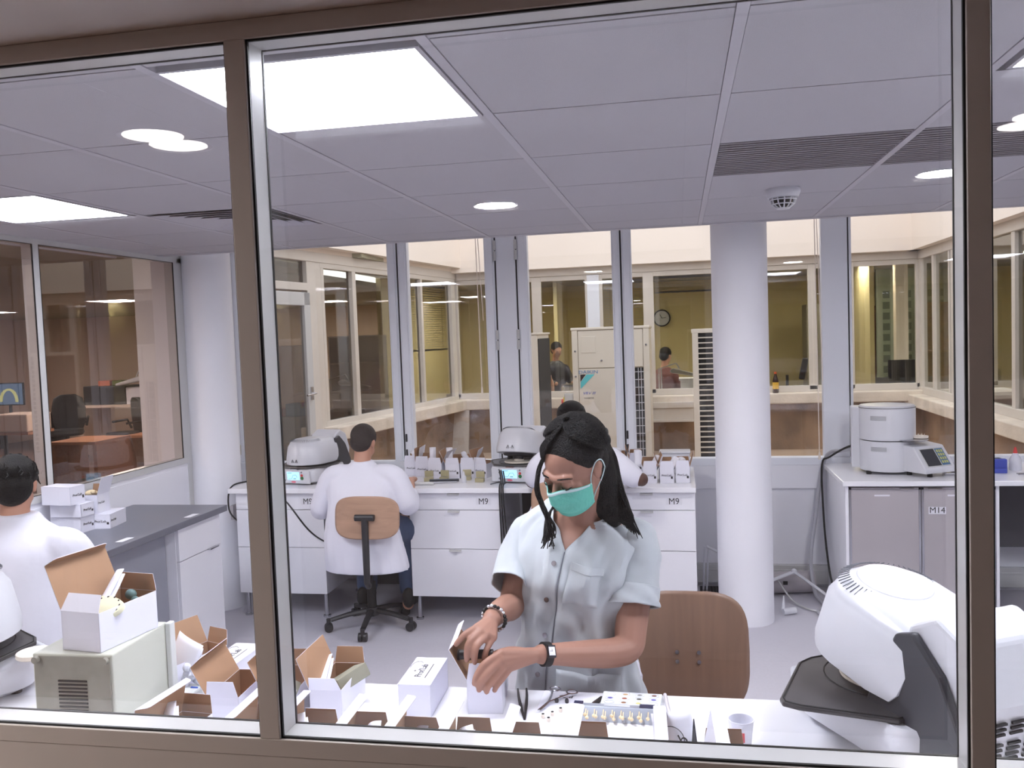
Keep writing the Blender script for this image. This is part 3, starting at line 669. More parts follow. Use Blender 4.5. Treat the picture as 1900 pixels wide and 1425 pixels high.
def order_sheet(lab, loc, rz, tilt, roll=0, w=.07, l=.13, bend=.02, logo=False, grp=None):
    t = thing('folded_sheet', lab, 'paper', loc, rz, grp)
    T = Matrix.Rotation(math.radians(roll), 4, 'Y') @ Matrix.Rotation(math.radians(tilt), 4, 'X')
    q = MB(); q.T = T
    q.grid(lambda u, v: ((u - .5) * w, v * l, bend * math.sin(u * PI) * (1 if v < .97 else .9)), 10, 6); q.build('sheet', M_paper, t, solid=.0012, smooth=True)
    q = MB(); q.T = T; q.grid(lambda u, v: ((u - .5) * w * .9, .01 + v * (l - .02), bend * math.sin(u * PI) - .008 - .004 * math.sin(v * 3)), 8, 4); q.build('inner_fold', M_paper, t, solid=.001, smooth=True)
    if logo:
        o = text('Lab', .036, M_ink, t, (0, 0, 0), name='logo'); o.matrix_local = T @ Matrix.Translation((.0, l * .45, bend + .004)) @ Matrix.Rotation(.35, 4, 'Z')
        q = MB(); q.T = T; q.tube([(-.012 + .03 * math.cos(k * .2), l * .5 + .03 * math.sin(k * .2), bend + .002) for k in range(-4, 12)], .0009, 4); q.build('logo_arc', M_ink, t)
    return t
ZT = .9
# on the front table
carton('closed white carton with printed lid, left of the carton in the masked woman hands', (-.702, 2.232, ZT), math.radians(1.5), logo=['top'])
carton('open white carton under the hands of the masked woman', (-.532, 2.272, ZT), math.radians(7), w=.092, l=.2, h=.09, front=90, lid=118, side='L', tuck=True)
carton('large open white carton with foam block inside, just right of the left mullion', (-.925, 2.178, ZT), math.radians(2), lid=112, front=118, back=100, side='L', tuck=False)
tag(MB().box(-.03, .03, -.05, .05, -.018, .018).build('foam_block', M_foam, bevel=.002), 'olive grey foam block tilted inside the large open carton', 'foam block', 'foam blocks'); f1 = bpy.data.objects['foam_block']; f1.location = (-.9, 2.19, .972); f1.rotation_euler = (math.radians(12), math.radians(-22), math.radians(-35))
order_sheet('white folded sheet leaning along the large open carton beside its foam block', (-.952, 2.1, .95), math.radians(-6), 24, -50, l=.17, w=.05, bend=.012)
carton('open white carton half hidden by the left mullion, kraft lid raised', (-1.045, 2.15, ZT), math.radians(4), lid=115, front=115, back=96, side='L', tuck=True)
f2 = f1.copy(); COL.objects.link(f2); f2['label'] = 'olive grey foam block sticking out of the carton half hidden by the left mullion'; f2.location = (-1.02, 2.07, .975); f2.rotation_euler = (math.radians(40), math.radians(30), math.radians(20)); f2.scale = (.7, .7, .9)
carton('open white carton left of the left mullion with its kraft lid standing', (-1.175, 2.105, ZT), math.radians(3), lid=118, front=100, side='L', tuck=True)
carton('closed white carton with printed lid behind the sill, left of the left mullion', (-1.29, 2.29, ZT), math.radians(-1), logo=['top'], h=.086)
carton('open white carton beside the grey instrument case, holding a bubble bag', (-1.43, 2.3, ZT), math.radians(-20), lid=118, front=140, back=100, side='L', tuck=False)
carton('open carton whose kraft flap peeks over the back of the grey instrument case', (-1.6, 2.2, ZT), math.radians(8), lid=100, back=96, tuck=False)
order_sheet('white printed sheet standing in the carton beside the grey instrument case', (-1.44, 2.24, .94), math.radians(-30), 68, 8, l=.11, w=.13, bend=.01)
t = thing('bubble_bag', 'clear bubble bag with a blue mark in the carton by the instrument case', 'bag', (-1.36, 2.2, .945))
q = MB(); random.seed(5)
for k in range(26):
    q.sphere((random.uniform(-.022, .022), random.uniform(-.03, .03), random.uniform(-.02, .045)), random.uniform(.008, .013), 8, 6)
q.build('bubbles', mat('clear_plastic', (226, 228, 240), .08, spec=.9), t, smooth=True)
MB().box(.004, .026, -.036, -.028, -.02, -.004).build('blue_mark', mat('blue_print', (50, 90, 180), .5), t, bevel=.003)

# row of open cartons pressed against the window, only their flaps show above the sill
near = [(-1.20, 1.835, 122, 96, 'left of the left mullion with a white sheet', -4),
        (-.97, 1.80, 112, 92, 'first right of the left mullion', 2), (-.845, 1.79, 108, 88, 'under the closed printed carton', 1), (-.72, 1.79, 112, 84, 'second right of the closed printed carton', 2),
        (-.60, 1.79, 100, 72, 'under the carton in her hands', 0), (-.475, 1.78, 116, 92, 'below the tweezers', 1), (-.36, 1.77, 112, 90, 'just right of the tweezers', 2),
        (-.215, 1.785, 114, 95, 'in front of the tooth shade holder', 1), (-.03, 1.79, 118, 90, 'holding the sheet with black lettering', 3), (.075, 1.79, 112, 84, 'in front of the plastic cup', 2)]
for i, (x, y, ld, bk, where, rot) in enumerate(near):
    carton('open carton at the sill ' + where, (x, y, ZT), math.radians(rot), lid=78 + 5 * (i % 3), back=bk, side='L', tuck=True, grp='open cartons in a row at the sill', h=.08)
sh = [(-1.19, 1.85, 56, 'the carton just left of the mullion'), (-.835, 1.82, 62, 'the carton under the closed printed one'), (-.69, 1.82, 40, 'the second carton under the printed one'), (-.59, 1.83, 34, 'the carton under her hands'), (-.44, 1.80, 60, 'the carton below the tweezers'), (-.235, 1.83, 58, 'the carton at the shade holder'), (.09, 1.83, 50, 'the carton at the plastic cup')]
for i, (x, y, tl, wh) in enumerate(sh):
    order_sheet('white folded sheet sticking out of ' + wh, (x, y - .06, .925), math.radians(-12), tl, -30, w=.045, l=.135, bend=.012, grp='folded sheets in the sill cartons')
order_sheet('large curled sheet with black Lab lettering standing in a carton at the sill', (-.022, 1.83, .955), math.radians(8), 70, -6, w=.085, l=.115, bend=.018, logo=True)

# grey instrument case with big open carton on it
t = thing('instrument_case', 'grey green metal instrument case lying on its back, slotted base towards the window', 'instrument', (-1.375, 1.87, 0), math.radians(2))
MB().box(-.215, 0, 0, .25, .94, 1.14).build('housing', mat('grey_green_metal', (196, 198, 186), .4), t, bevel=.004)
MB().box(-.208, -.006, -.004, 0, .945, 1.135).build('base_plate', mat('stained_metal', (140, 138, 128), .45, noise=.18, nscale=14), t)
g = MB()
for k in range(13): g.box(-.145, -.068, -.0062, -.0042, .962 + k * .0092, .962 + k * .0092 + .0042)
g.build('vent_slots', M_black, t)
for x in (-.2, -.014):
    for z in (.96, 1.127): MB().cyl((x, -.004, z), (x, -.014, z), .0085, n=16).build('foot', mat('stained_metal', (1, 1, 1)), t, smooth=True)
MB().box(.0, .016, .235, .26, .93, 1.14).build('front_bezel', mat('pale_grey', (214, 216, 214), .4), t, bevel=.003)
MB().box(-.035, 0.0, .19, .225, 1.14, 1.1406).build('sticker', M_label, t)
tag(MB().box(-1.6, -1.33, 1.86, 2.2, .9, .938).build('base_unit', mat('pale_grey', (1, 1, 1)), bevel=.006), 'pale grey flat unit under the grey instrument case', 'instrument')
carton('largest open carton, standing on the grey instrument case with its kraft lid flung open', (-1.455, 1.985, 1.1405), math.radians(-8), w=.118, l=.2, h=.098, lid=112, front=62, back=88, side='L', tuck=True)
order_sheet('white folded card standing in the carton on the instrument case', (-1.47, 1.93, 1.19), math.radians(-30), 48, -30, w=.05, l=.16, bend=.012)
t = thing('shade_guide', 'cream tooth shade guide ring in the carton on the instrument case', 'shade guide', (-1.44, 1.955, 1.225), math.radians(-20))
q = MB()
q.loft([[(.05 * math.cos(a) * r, .036 * math.sin(a) * r + .006 * math.cos(2 * a), z) for a in [2 * PI * k / 28 for k in range(28)]] for r, z in ((1, 0), (1.03, .006), (1, .012), (.92, .012))]); q.T = Matrix.Rotation(.5, 4, 'X')
q.build('ring', mat('cream_plastic', (240, 238, 206), .4), t, smooth=True).rotation_euler = (.55, .1, 0)
g = MB()
for k in range(12):
    a = 2 * PI * k / 12; g.box(-.002, .002, -.0025, .0025, .0122, .013, T=Matrix.Translation((.042 * math.cos(a), .029 * math.sin(a), 0)) @ Matrix.Rotation(a, 4, 'Z'))
g.build('marks', M_dark, t).rotation_euler = (.55, .1, 0)
tag(MB().sphere((-1.44, 2.05, 1.235), (.016, .012, .014), 10, 8).sphere((-1.425, 2.045, 1.22), (.012, .01, .012), 10, 8).build('green_wax', mat('grey_green', (96, 124, 124), .5), smooth=True), 'grey green wax piece deep in the carton on the instrument case', 'wax')

# cartons on the grey worktop
for k, (lab, x, y, z, rz, h) in enumerate((('closed carton at the bottom of the left stack on the dark grey worktop', -3.285, 4.21, .9, 88, .085), ('closed carton in the middle of the left stack on the dark grey worktop', -3.275, 4.2, .987, 90, .07), ('closed carton on top of the left stack on the dark grey worktop', -3.3, 4.17, 1.059, 84, .098), ('closed carton lying alone under the open one on the dark grey worktop', -3.17, 4.36, .9, 10, .078))):
    carton(lab, (x, y, z), math.radians(rz), logo=['end'] if k < 3 else ['side', 'end'], h=h, grp='cartons stacked on the grey worktop', w=.105)
carton('open upright carton beside the stack on the dark grey worktop, kraft flap up', (-3.235, 4.34, .98), math.radians(4), w=.1, l=.12, h=.105, lid=108, back=92, side='R', tuck=False, logo=['side'])
tag(MB().sphere((-3.24, 4.32, 1.09), (.035, .03, .018), 12, 8).sphere((-3.215, 4.3, 1.1), (.015, .014, .012), 8, 6).build('plaster_model', mat('cream_plaster', (232, 214, 176), .8), smooth=True), 'cream plaster model lying in the open carton on the dark grey worktop', 'plaster model')

# cartons on the far bench
bl = [(-1.93, 6.13, 4, 100, 60, 'leftmost, hidden behind the seated man shoulder'), (-1.83, 6.08, 2, 92, 110, 'second from the left behind the seated man'), (-1.70, 6.0, -6, 118, 95, 'with a tall white strip, third from the left'), (-1.585, 5.98, 4, 112, 95, 'with a tall white strip, fourth from the left'), (-1.475, 5.99, 2, 108, 92, 'between the strips and the end carton'), (-1.36, 5.99, -14, 110, None, 'at the right end, nearest the raised-hood furnace')]
for i, (x, y, rz, ld, bk, wh) in enumerate(bl):
    carton('open carton on the left far bench ' + wh, (x, y, .9), math.radians(rz), lid=ld, front=95, back=bk, side='L' if i % 2 else 'R', tuck=False, logo=['end'], grp='open cartons on the left far bench', h=.1, w=.1, mini=True)
for i, (x, y, tl, rz, wh) in enumerate(((-1.75, 6.0, 78, 12, 'third'), (-1.62, 5.98, 76, 14, 'fourth'), (-1.84, 6.05, 50, 60, 'second'), (-1.46, 6.02, 42, 50, 'fifth'), (-1.36, 6.0, 35, 55, 'last'))):
    order_sheet('folded white strip rising from the %s carton of the left far bench row' % wh, (x, y, .95), math.radians(rz), tl, 0, w=.045, l=.155, bend=.014, grp='paper strips in the far bench cartons')
br = [(-.55, 6.12, 8, 100, 94, 'leftmost, beside the second woman shoulder'), (-.43, 6.08, 3, 105, 96, 'second from the left in the back'), (-.32, 6.14, 3, 108, 92, 'behind the front row, beside the grey case'), (-.215, 5.75, 5, 114, 90, 'front row, left one with printed end'), (-.105, 5.74, 3, 112, 98, 'front row, middle one with printed end'), (.0, 5.76, 0, 106, 92, 'front row, right one with printed end')]
for i, (x, y, rz, ld, bk, wh) in enumerate(br):
    carton('open carton on the right far bench ' + wh, (x, y, .9), math.radians(rz), lid=ld, front=88, back=bk, side='R' if i % 2 else 'L', tuck=False, logo=['end'], grp='open cartons on the right far bench', h=.1, w=.09, mini=True)
for i, (x, y, tl, rz, wh) in enumerate(((-.46, 6.05, 80, 4, 'second carton'), (-.29, 5.95, 66, 30, 'back carton'), (-.2, 5.74, 55, -30, 'left front carton'), (-.1, 5.72, 48, -40, 'middle front carton'), (.01, 5.73, 40, 20, 'right front carton'), (-.56, 6.06, 55, 50, 'leftmost carton'))):
    order_sheet('crumpled white slip in the %s of the right far bench' % wh, (x, y, .96), math.radians(rz), tl, 10, w=.06, l=.12, bend=.016, grp='slips in the right far bench cartons')
tag(MB().box(-.15, .05, 6.02, 6.14, .9, 1.04).box(-.155, .055, 6.01, 6.15, 1.04, 1.055).build('plastic_case', M_white, bevel=.01, seg=3), 'white plastic case standing behind the cartons near the round column', 'case')
# small olive cases with lids on the far bench
proto = None
for i, (x, y, rz) in enumerate(((-1.72, 5.78, 6), (-1.615, 5.80, -4), (-1.46, 5.82, 3), (-1.35, 5.74, -2))):
    lab = ['small olive box with raised lid, leftmost of four on the far bench', 'small olive box with raised lid, second of four on the far bench', 'small olive box with raised lid beside the white dropper bottle', 'small olive box with raised lid, rightmost of four, with a white card'][i]
    if proto is None:
        t = thing('sample_case', lab, 'box', (x, y, .9), math.radians(rz), 'small olive sample boxes')
        mo = mat('olive_plastic', (170, 162, 128), .5)
        MB().box(-.03, .03, -.02, .02, 0, .026).build('tub', mo, t, bevel=.002); MB().box(-.03, .03, .012, .02, .028, .07).build('lid', mo, t, bevel=.002); proto = t
    else:
        c = copy_tree(proto); c.location = (x, y, .9); c.rotation_euler = (0, 0, math.radians(rz)); c['label'] = lab
t = thing('dropper_bottle', 'small white dropper bottle on the far bench between the olive boxes', 'bottle', (-1.455, 5.72, .9))
MB().lathe([(.014, 0), (.016, .004), (.016, .04), (.008, .05)], n=20).build('body', M_white, t, smooth=True); MB().lathe([(.008, .05), (.007, .06), (.002, .078)], n=16).build('nozzle', M_white, t, smooth=True)
tag(MB().cyl((-1.82, 5.62, .912), (-1.64, 5.62, .912), .011, n=10).build('tool_handle', M_frame, smooth=True), 'grey knurled rod lying at the front of the far bench', 'tool')
tag(MB().cyl((-1.72, 5.66, .908), (-1.5, 5.7, .908), .006, .003, n=8).build('scalpel', M_steel, smooth=True), 'thin steel scalpel lying on the far bench', 'tool', 'small hand tools on the far bench')
tag(MB().cyl((-1.7, 5.73, .911), (-1.5, 5.76, .911), .01, n=8).build('hand_piece', M_darkm, smooth=True), 'dark handpiece lying in front of the olive boxes', 'tool', 'small hand tools on the far bench')
tag(MB().cyl((-1.25, 5.62, .905), (-1.19, 5.74, .905), .003, n=8).build('probe', M_darkm, smooth=True), 'thin dark probe lying left of the raised-hood furnace', 'tool', 'small hand tools on the far bench')

# ---- tools on the front table
t = thing('tweezers', 'dark steel tweezers lying on the front table below the woman', 'tweezers', (-.43, 2.23, .903), math.radians(12))
for s in (-1, 1): MB().tube([(s * .012, .1, .004), (s * .011, .05, .003), (s * .008, 0, .002), (0, -.09, .001)], [.003, .004, .005, .003], 6, flat=.5).build('arm', M_darkm, t, smooth=True)
t = thing('forceps', 'steel locking forceps with ring handles on the front table', 'forceps', (-.365, 2.24, .905), math.radians(-20))
for s in (-1, 1):
    MB().tube([(0 + s * .026, .075, .003), (s * .012, .04, .003), (-s * .001, 0, .003), (-s * .003, -.05, .002)], [.003, .003, .0035, .002], 6).tube([(s * .026 + .015 * math.cos(k * PI / 8), .088 + .013 * math.sin(k * PI / 8), .003) for k in range(16)], .0026, 6, closed=True).build('ring_handle', M_steel, t, smooth=True)
t = thing('knife', 'black handled knife lying on the front table right of the crowns', 'knife', (-.255, 2.22, .907), math.radians(-22))
MB().tube([(0, .075, 0), (0, .04, 0), (0, -.02, 0), (0, -.05, 0)], [.007, .0085, .0075, .004], 10, flat=.6).build('handle', M_black, t, smooth=True)
MB().prism([(-.004, -.05), (.004, -.05), (.002, -.1), (-.003, -.09)], -.001, .001).build('blade', M_steel, t); MB().box(-.0015, .0015, .02, .05, .004, .0055).build('inlay', M_steel, t)
for i, (x, y) in enumerate(((-.345, 2.262), (-.318, 2.262), (-.327, 2.205), (-.345, 2.18), (-.367, 2.165), (-.35, 2.145))):
    t = thing('dental_crown', ['tiny dark crown by the forceps ring', 'tiny dark crown furthest right on the table', 'tiny crown topmost of the scattered four', 'tiny crown in the middle of the scattered four', 'tiny white crown leftmost of the scattered four', 'crown with black hollow, nearest of the scattered four'][i], 'crown', (x, y, .9), i, 'dental crowns scattered on the table')
    MB().lathe([(.0045, 0), (.0055, .004), (.0052, .009), (.003, .011)], n=12).build('shell', M_cream if i > 1 else M_dark, t, smooth=True); MB().lathe([(.0038, .0105), (.0036, .0118)], n=10).build('hollow', M_black, t)
t = thing('paper_sheet', 'white paper with upside down black characters behind the forceps', 'paper', (-.32, 2.27, .9), math.radians(-1))
MB().box(-.07, .07, -.05, .065, 0, .0006).build('sheet', M_paper, t); text('P 75', .022, M_ink, t, (-.005, .03, .0011), rot=(0, 0, PI), name='handwriting', shear=.1)
# mixing palette with wells
t = thing('mixing_palette', 'translucent palette block with round wells of stain on the front table', 'palette', (-.148, 2.275, .9), math.radians(-2))
MB().box(-.078, .078, -.045, .04, 0, .014).build('block', mat('frosted_acrylic', (222, 226, 228), .2), t, bevel=.002)
cols = [(60, 60, 60), (90, 80, 170), (110, 60, 40), (130, 80, 40), (150, 70, 40), (190, 150, 100), (210, 200, 120), (60, 60, 50), (140, 140, 140)]
for i in range(4):
    for j in range(3):
        x, y = -.056 + i * .038, -.028 + j * .026
        MB().tube([(x + .013 * math.cos(k * PI / 9), y + .010 * math.sin(k * PI / 9), .0145) for k in range(18)], .0012, 5, closed=True).build('well_rim', M_white, t, smooth=True)
        if (i, j) not in ((0, 2), (0, 0), (3, 0)):
            MB().lathe([(.007, .0141), (.006, .0147)], (x, y, 0), n=10, sy=.7).build('stain', mat('stain_%d' % ((i * 3 + j) % 9), cols[(i * 3 + j) % 9], .4), t)
# tooth shade holder
t = thing('shade_holder', 'grey metal shade guide holder with small cream teeth in front of the palette', 'shade guide', (-.168, 2.185, .9), math.radians(-2))
MB().prism([(-.03, 0), (.028, 0), (.022, .026), (-.006, .03)], -.125, .085, 'x').build('rack', mat('silver_grey', (178, 184, 196), .3, metal=.3), t, bevel=.0015)
MB().box(-.045, .02, .004, .01, .0275, .0292).build('name_plate', M_label, t); MB().box(-.123, -.1, .0, .02, .026, .031).box(.045, .083, .0, .02, .026, .031).build('end_block', mat('navy_plastic', (40, 44, 74), .4), t)
for k in range(17):
    x = -.112 + (k // 2) * .0225 + (k % 2) * .006; y = -.031 - (k % 2) * .009
    MB().sphere((x, y, .014 + (k % 3) * .002), (.0048, .0055, .0045), 8, 6).cyl((x, y, .013), (x, y + .02, .024), .0015, n=5).build('tooth_tab', mat('tooth_cream', (238, 216, 176) if k < 12 else (238, 236, 230), .35), t, smooth=True)
tag(MB().cyl((-.062, 2.33, .905), (-.045, 2.175, .905), .0048, n=12).build('marker_pen', mat('silver_plastic', (214, 208, 212), .3), smooth=True), 'silver pen with red end lying right of the palette', 'pen')
pn = bpy.data.objects['marker_pen']; MB().cyl((-.045, 2.175, .905), (-.0445, 2.170, .905), .0052, n=12).build('end_cap', mat('red_plastic', (1, 1, 1)), pn)
t = thing('utility_scissors', 'small pointed scissors standing in the carton with the lettered sheet', 'scissors', (0.012, 1.83, .94), .2)
for s in (-1, 1): MB().tube([(s * .006, 0, 0), (s * .003, .01, .06), (0, .012, .12)], [.003, .004, .001], 6).build('blade', M_darkm, t, smooth=True)
t = thing('plastic_cup', 'translucent plastic cup with a small red label on the front table', 'cup', (.118, 2.05, .9))
MB().lathe([(.02, 0), (.0215, .002), (.029, .07), (.0305, .071), (.0305, .073), (.028, .0725), (.0205, .004), (.001, .004)], n=32).build('cup_wall', mat('milky_plastic', (226, 226, 236), .25), t, smooth=True)
MB().box(-.008, .006, -.0275, -.0265, .028, .05).build('label', mat('red_label', (206, 60, 66), .5), t)
tag(MB().box(.165, .228, 1.86, 1.91, .9, .935).build('foam_block', M_foam, bevel=.002), 'olive grey foam block lying by the sill below the big furnace', 'foam block', 'foam blocks')
tag(MB().lathe([(.03, 0), (.032, .004), (.03, .01), (.005, .012)], (.3, 1.82, .9), n=28).build('lid_disc', M_cream, smooth=True), 'small cream disc at the sill under the big furnace', 'disc')
# ================================================================== CHAIRS
def shell_back(parent, m, w=.2, h=.13, bulge=.03, c=(0, 0, 0), tilt=0, corner=.35, th=.011, taper=0):
    q = MB(); q.T = Matrix.Translation(c) @ Matrix.Rotation(tilt, 4, 'X')
    N = 14; M = 40; rings = []
    for i in range(N + 1):
        r = (i + .4) / (N + .4); ring = []
        for k in range(M):
            a = 2 * PI * k / M; ex = 2 / 3.6
            x = w * r * abs(math.cos(a)) ** ex * (1 if math.cos(a) >= 0 else -1); z = h * r * abs(math.sin(a)) ** ex * (1 if math.sin(a) >= 0 else -1)
            x *= 1 + taper * z / h
            ring.append((x, bulge * (x / w) ** 2, z))
        rings.append(ring)
    n = len(q.v); q.v += []
    q.loft(rings, caps=False); q.f.append(tuple(range(M))); q.m.append(0)
    return q.build('backrest', m, parent, solid=th, smooth=True)
def office_chair(lab, back, base, seat_z, rz, mat_back=None, w=.205, h=.13, face=0, grp=None, label_rot=None):
    """back and base are floor positions of the backrest and of the star base"""
    t = thing('swivel_chair', lab, 'chair', (base[0], base[1], 0), 0, grp); bx, by, bz = back[0] - base[0], back[1] - base[1], back[2]
    o = shell_back(t, mat_back or M_beech, w, h, -.03 * 0 + .03, (0, 0, 0)); o.location = (bx, by, bz); o.rotation_euler = (math.radians(-6), 0, face)
    q = MB(); f = Vector((math.sin(face), -math.cos(face), 0)) * .02
    B0 = Vector((bx, by, bz)) + f
    q.tube([B0 + Vector((0, 0, .01)), B0 + Vector((0, 0, -.2)), Vector((B0.x * .99, B0.y, seat_z - .14)), Vector((B0.x * .7, B0.y * .7, seat_z - .2)), (0, 0, seat_z - .2)], [.022, .022, .02, .02, .02], 10)
    q.build('back_bar', M_dark, t, smooth=True)
    MB().cyl(B0 + Vector((-.06, 0, .005)), B0 + Vector((.06, 0, .005)), .02, n=14).build('back_clamp', M_dark, t, smooth=True)
    MB().cyl((0, 0, .11), (0, 0, .3), .03, n=16).cyl((0, 0, .3), (0, 0, seat_z - .04), .016, n=16).build('gas_column', M_black, t, smooth=True)
    q = MB(); q.loft([[(.21 * abs(math.cos(a)) ** .6 * (1 if math.cos(a) > 0 else -1), .2 * abs(math.sin(a)) ** .6 * (1 if math.sin(a) > 0 else -1), z) for a in [2 * PI * k / 32 for k in range(32)]] for z in (seat_z - .045, seat_z - .03, seat_z)]); q.build('seat', mat_back or M_beech, t, smooth=True)
    MB().lathe([(.045, .08), (.05, .1), (.04, .135)], n=20).build('hub', M_dark, t, smooth=True)
    for k in range(5):
        a = rz + k * 2 * PI / 5; d = Vector((math.cos(a), math.sin(a), 0))
        l = MB().tube([Vector((0, 0, .115)), d * .15 + Vector((0, 0, .1)), d * .27 + Vector((0, 0, .075))], [.024, .021, .018], 8, flat=.8).build('leg', M_dark, t, smooth=True)
        c = MB(); e = d * .285; s = Vector((-d.y, d.x, 0)); c.cyl(e + s * .006 + Vector((0, 0, .028)), e + s * .026 + Vector((0, 0, .028)), .028, n=18).cyl(e - s * .006 + Vector((0, 0, .028)), e - s * .026 + Vector((0, 0, .028)), .028, n=18).cyl(e + Vector((0, 0, .03)), e + Vector((0, 0, .085)), .014, n=12)
        c.build('caster', M_dark, l, smooth=True)
    return t
office_chair('swivel chair with pale plywood backrest, in use by the seated man at the left bench', (-1.89, 4.985, .812), (-2.03, 5.4), .56, math.radians(72 + 205), face=0)
office_chair('swivel chair with plywood backrest under the second woman, mostly hidden', (-.67, 4.99, .9), (-.68, 5.36), .6, math.radians(20))
# chair behind the masked woman: large plywood shell seen from its front
t = office_chair('wooden swivel chair with large brown plywood shell behind the masked woman', (.002, 2.86, .83), (.0, 3.12 - .5 + .0), .62, math.radians(40), mat_back=M_walnut, w=.195, h=.195)
for o in list(t.children):
    if o.name.startswith('backrest'):
        o.rotation_euler = (math.radians(-8), 0, 0)
        for x in (-.035, .035):
            for z in (.0, -.03): MB().cyl((x, -.004, z), (x, -.012, z), .0065, n=12).build('screw', M_steel, o, smooth=True)
    if o.name.startswith('back_clamp') or o.name.startswith('back_bar'): o.location = (0, .075, 0)

# ================================================================== PEOPLE
M_skin = mat('skin', (160, 118, 101), .5, noise=.05, nscale=12, spec=.4)
M_skin2 = mat('dark_skin', (84, 56, 46), .5)
M_skin3 = mat('tan_skin', (188, 138, 116), .5)
M_hair = mat('black_hair', (9, 7, 9), .5, spec=.25, bump=.9, bscale=260)
M_coat = mat('white_coat', (226, 226, 238), .8, bump=.5, bscale=9)
M_tunic = mat('grey_white_tunic', (184, 189, 194), .8, bump=.55, bscale=8, sheen=.1)
M_jean = mat('blue_denim', (58, 74, 104), .85, noise=.1, nscale=20)
def crv(pts, k=4):
    """smooth interpolation through the points (works on tuples of any length)"""
    P_ = [tuple(p) for p in pts]; out = []; n = len(P_)
    for i in range(n - 1):
        p0, p1, p2, p3 = P_[max(i - 1, 0)], P_[i], P_[i + 1], P_[min(i + 2, n - 1)]
        for j in range(k):
            s = j / k
            out.append(tuple(.5 * (2 * b + (c - a) * s + (2 * a - 5 * b + 4 * c - d) * s * s + (-a + 3 * b - 3 * c + d) * s ** 3) for a, b, c, d in zip(p0, p1, p2, p3)))
    out.append(P_[-1]); return out
def limb(q, pts, k=5, n=14):
    c = crv(pts, k); q.tube([p[:3] for p in c], [p[3] for p in c], n)
    for p in (pts[0], pts[-1]): q.sphere(p[:3], p[3] * .98, 12, 8)
def head_solid(q, M, ears=True, nose=True):
    T0 = q.T; q.T = T0 @ M
    q.sphere((0, .012, .03), (.073, .092, .085), 24, 16); q.sphere((0, -.022, -.03), (.059, .066, .078), 24, 16)
    q.sphere((0, -.055, -.088), (.028, .026, .022), 14, 10); q.sphere((0, -.012, -.062), (.052, .06, .045), 18, 12)
    for s in (-1, 1):
        q.sphere((s * .032, -.052, -.028), (.027, .028, .028), 14, 10)
        q.sphere((s * .031, -.0735, .001), (.0155, .0135, .0115), 14, 10)
        if ears:
            q.sphere((s * .073, .012, -.006), (.007, .018, .03), 12, 10); q.sphere((s * .078, .018, .006), (.006, .014, .018), 10, 8)
    q.tube([(-.046, -.062, .02), (-.03, -.078, .024), (0, -.083, .018), (.03, -.078, .024), (.046, -.062, .02)], [.009, .011, .01, .011, .009], 10)
    if nose:
        q.tube([(0, -.08, .012), (0, -.095, -.012), (0, -.108, -.032)], [.008, .009, .012], 10); q.sphere((.01, -.096, -.036), .008); q.sphere((-.01, -.096, -.036), .008)
    q.tube([(-.022, -.078, -.062), (0, -.088, -.059), (.022, -.078, -.062)], [.005, .008, .005], 8); q.tube([(-.018, -.076, -.071), (0, -.084, -.07), (.018, -.076, -.071)], [.005, .008, .005], 8)
    q.T = T0
def ring_at(c, rx, ry, n=48, a0=0, sq=.9):
    return [(c[0] + rx * abs(math.cos(a)) ** sq * math.copysign(1, math.cos(a)), c[1] + ry * abs(math.sin(a)) ** sq * math.copysign(1, math.sin(a)), c[2]) for a in [a0 + 2 * PI * k / n for k in range(n)]]

# ------------------------------------------------------------------ masked woman
WR = Vector((-.32, 2.58, 0))
wt = thing('person', 'woman in pale short sleeved tunic and green mask, standing at the front table', 'person', WR)
def WB(): q = MB(); q.T = Matrix.Translation(-WR); return q
HM = Matrix.Translation((-.300, 2.415, 1.512)) @ Matrix.Rotation(math.radians(-33), 4, 'Z') @ Matrix.Rotation(math.radians(30), 4, 'X') @ Matrix.Rotation(math.radians(8), 4, 'Y')
q = WB(); head_solid(q, HM)
nb = Vector((-.292, 2.545, 1.34))
limb(q, [(*(HM @ Vector((0, .028, -.03))), .05), (*(HM @ Vector((0, .03, -.085))), .047), (*nb, .055), (-.3, 2.56, 1.27, .06)])
TOR = [(.80, -.320, 2.565, .170, .115), (.90, -.322, 2.55, .163, .108), (1.0, -.325, 2.54, .142, .098), (1.08, -.321, 2.535, .136, .1), (1.16, -.316, 2.53, .146, .112), (1.22, -.311, 2.54, .156, .11), (1.27, -.305, 2.555, .16, .092), (1.31, -.300, 2.565, .13, .075), (1.345, -.297, 2.56, .085, .062), (1.37, -.295, 2.555, .06, .052)]
q.loft([ring_at((x, y, z), rx, ry, 32) for z, x, y, rx, ry in crv(TOR, 3)])
# legs to the floor
for s in (-1, 1): limb(q, [(-.32 + s * .085, 2.57, .84, .088), (-.32 + s * .09, 2.58, .5, .058), (-.32 + s * .09, 2.6, .12, .036), (-.32 + s * .09, 2.58, .05, .034)]); q.sphere((-.32 + s * .09, 2.54, .035), (.04, .1, .032))
# arms
limb(q, [(-.455, 2.6, 1.292, .052), (-.483, 2.54, 1.19, .044), (-.499, 2.475, 1.1, .04), (-.503, 2.40, 1.108, .038), (-.512, 2.33, 1.117, .032), (-.518, 2.272, 1.116, .0255)])
limb(q, [(-.142, 2.565, 1.268, .055), (-.142, 2.53, 1.16, .05), (-.156, 2.465, 1.04, .046), (-.163, 2.44, .995, .043), (-.2, 2.405, .988, .0415), (-.27, 2.355, 1.0, .038), (-.34, 2.305, 1.016, .031), (-.385, 2.272, 1.026, .0265)])
def S(p, y):   # slide along the line of sight
    f = y / p[1]; return (p[0] * f, y, 1.88 + (p[2] - 1.88) * f)
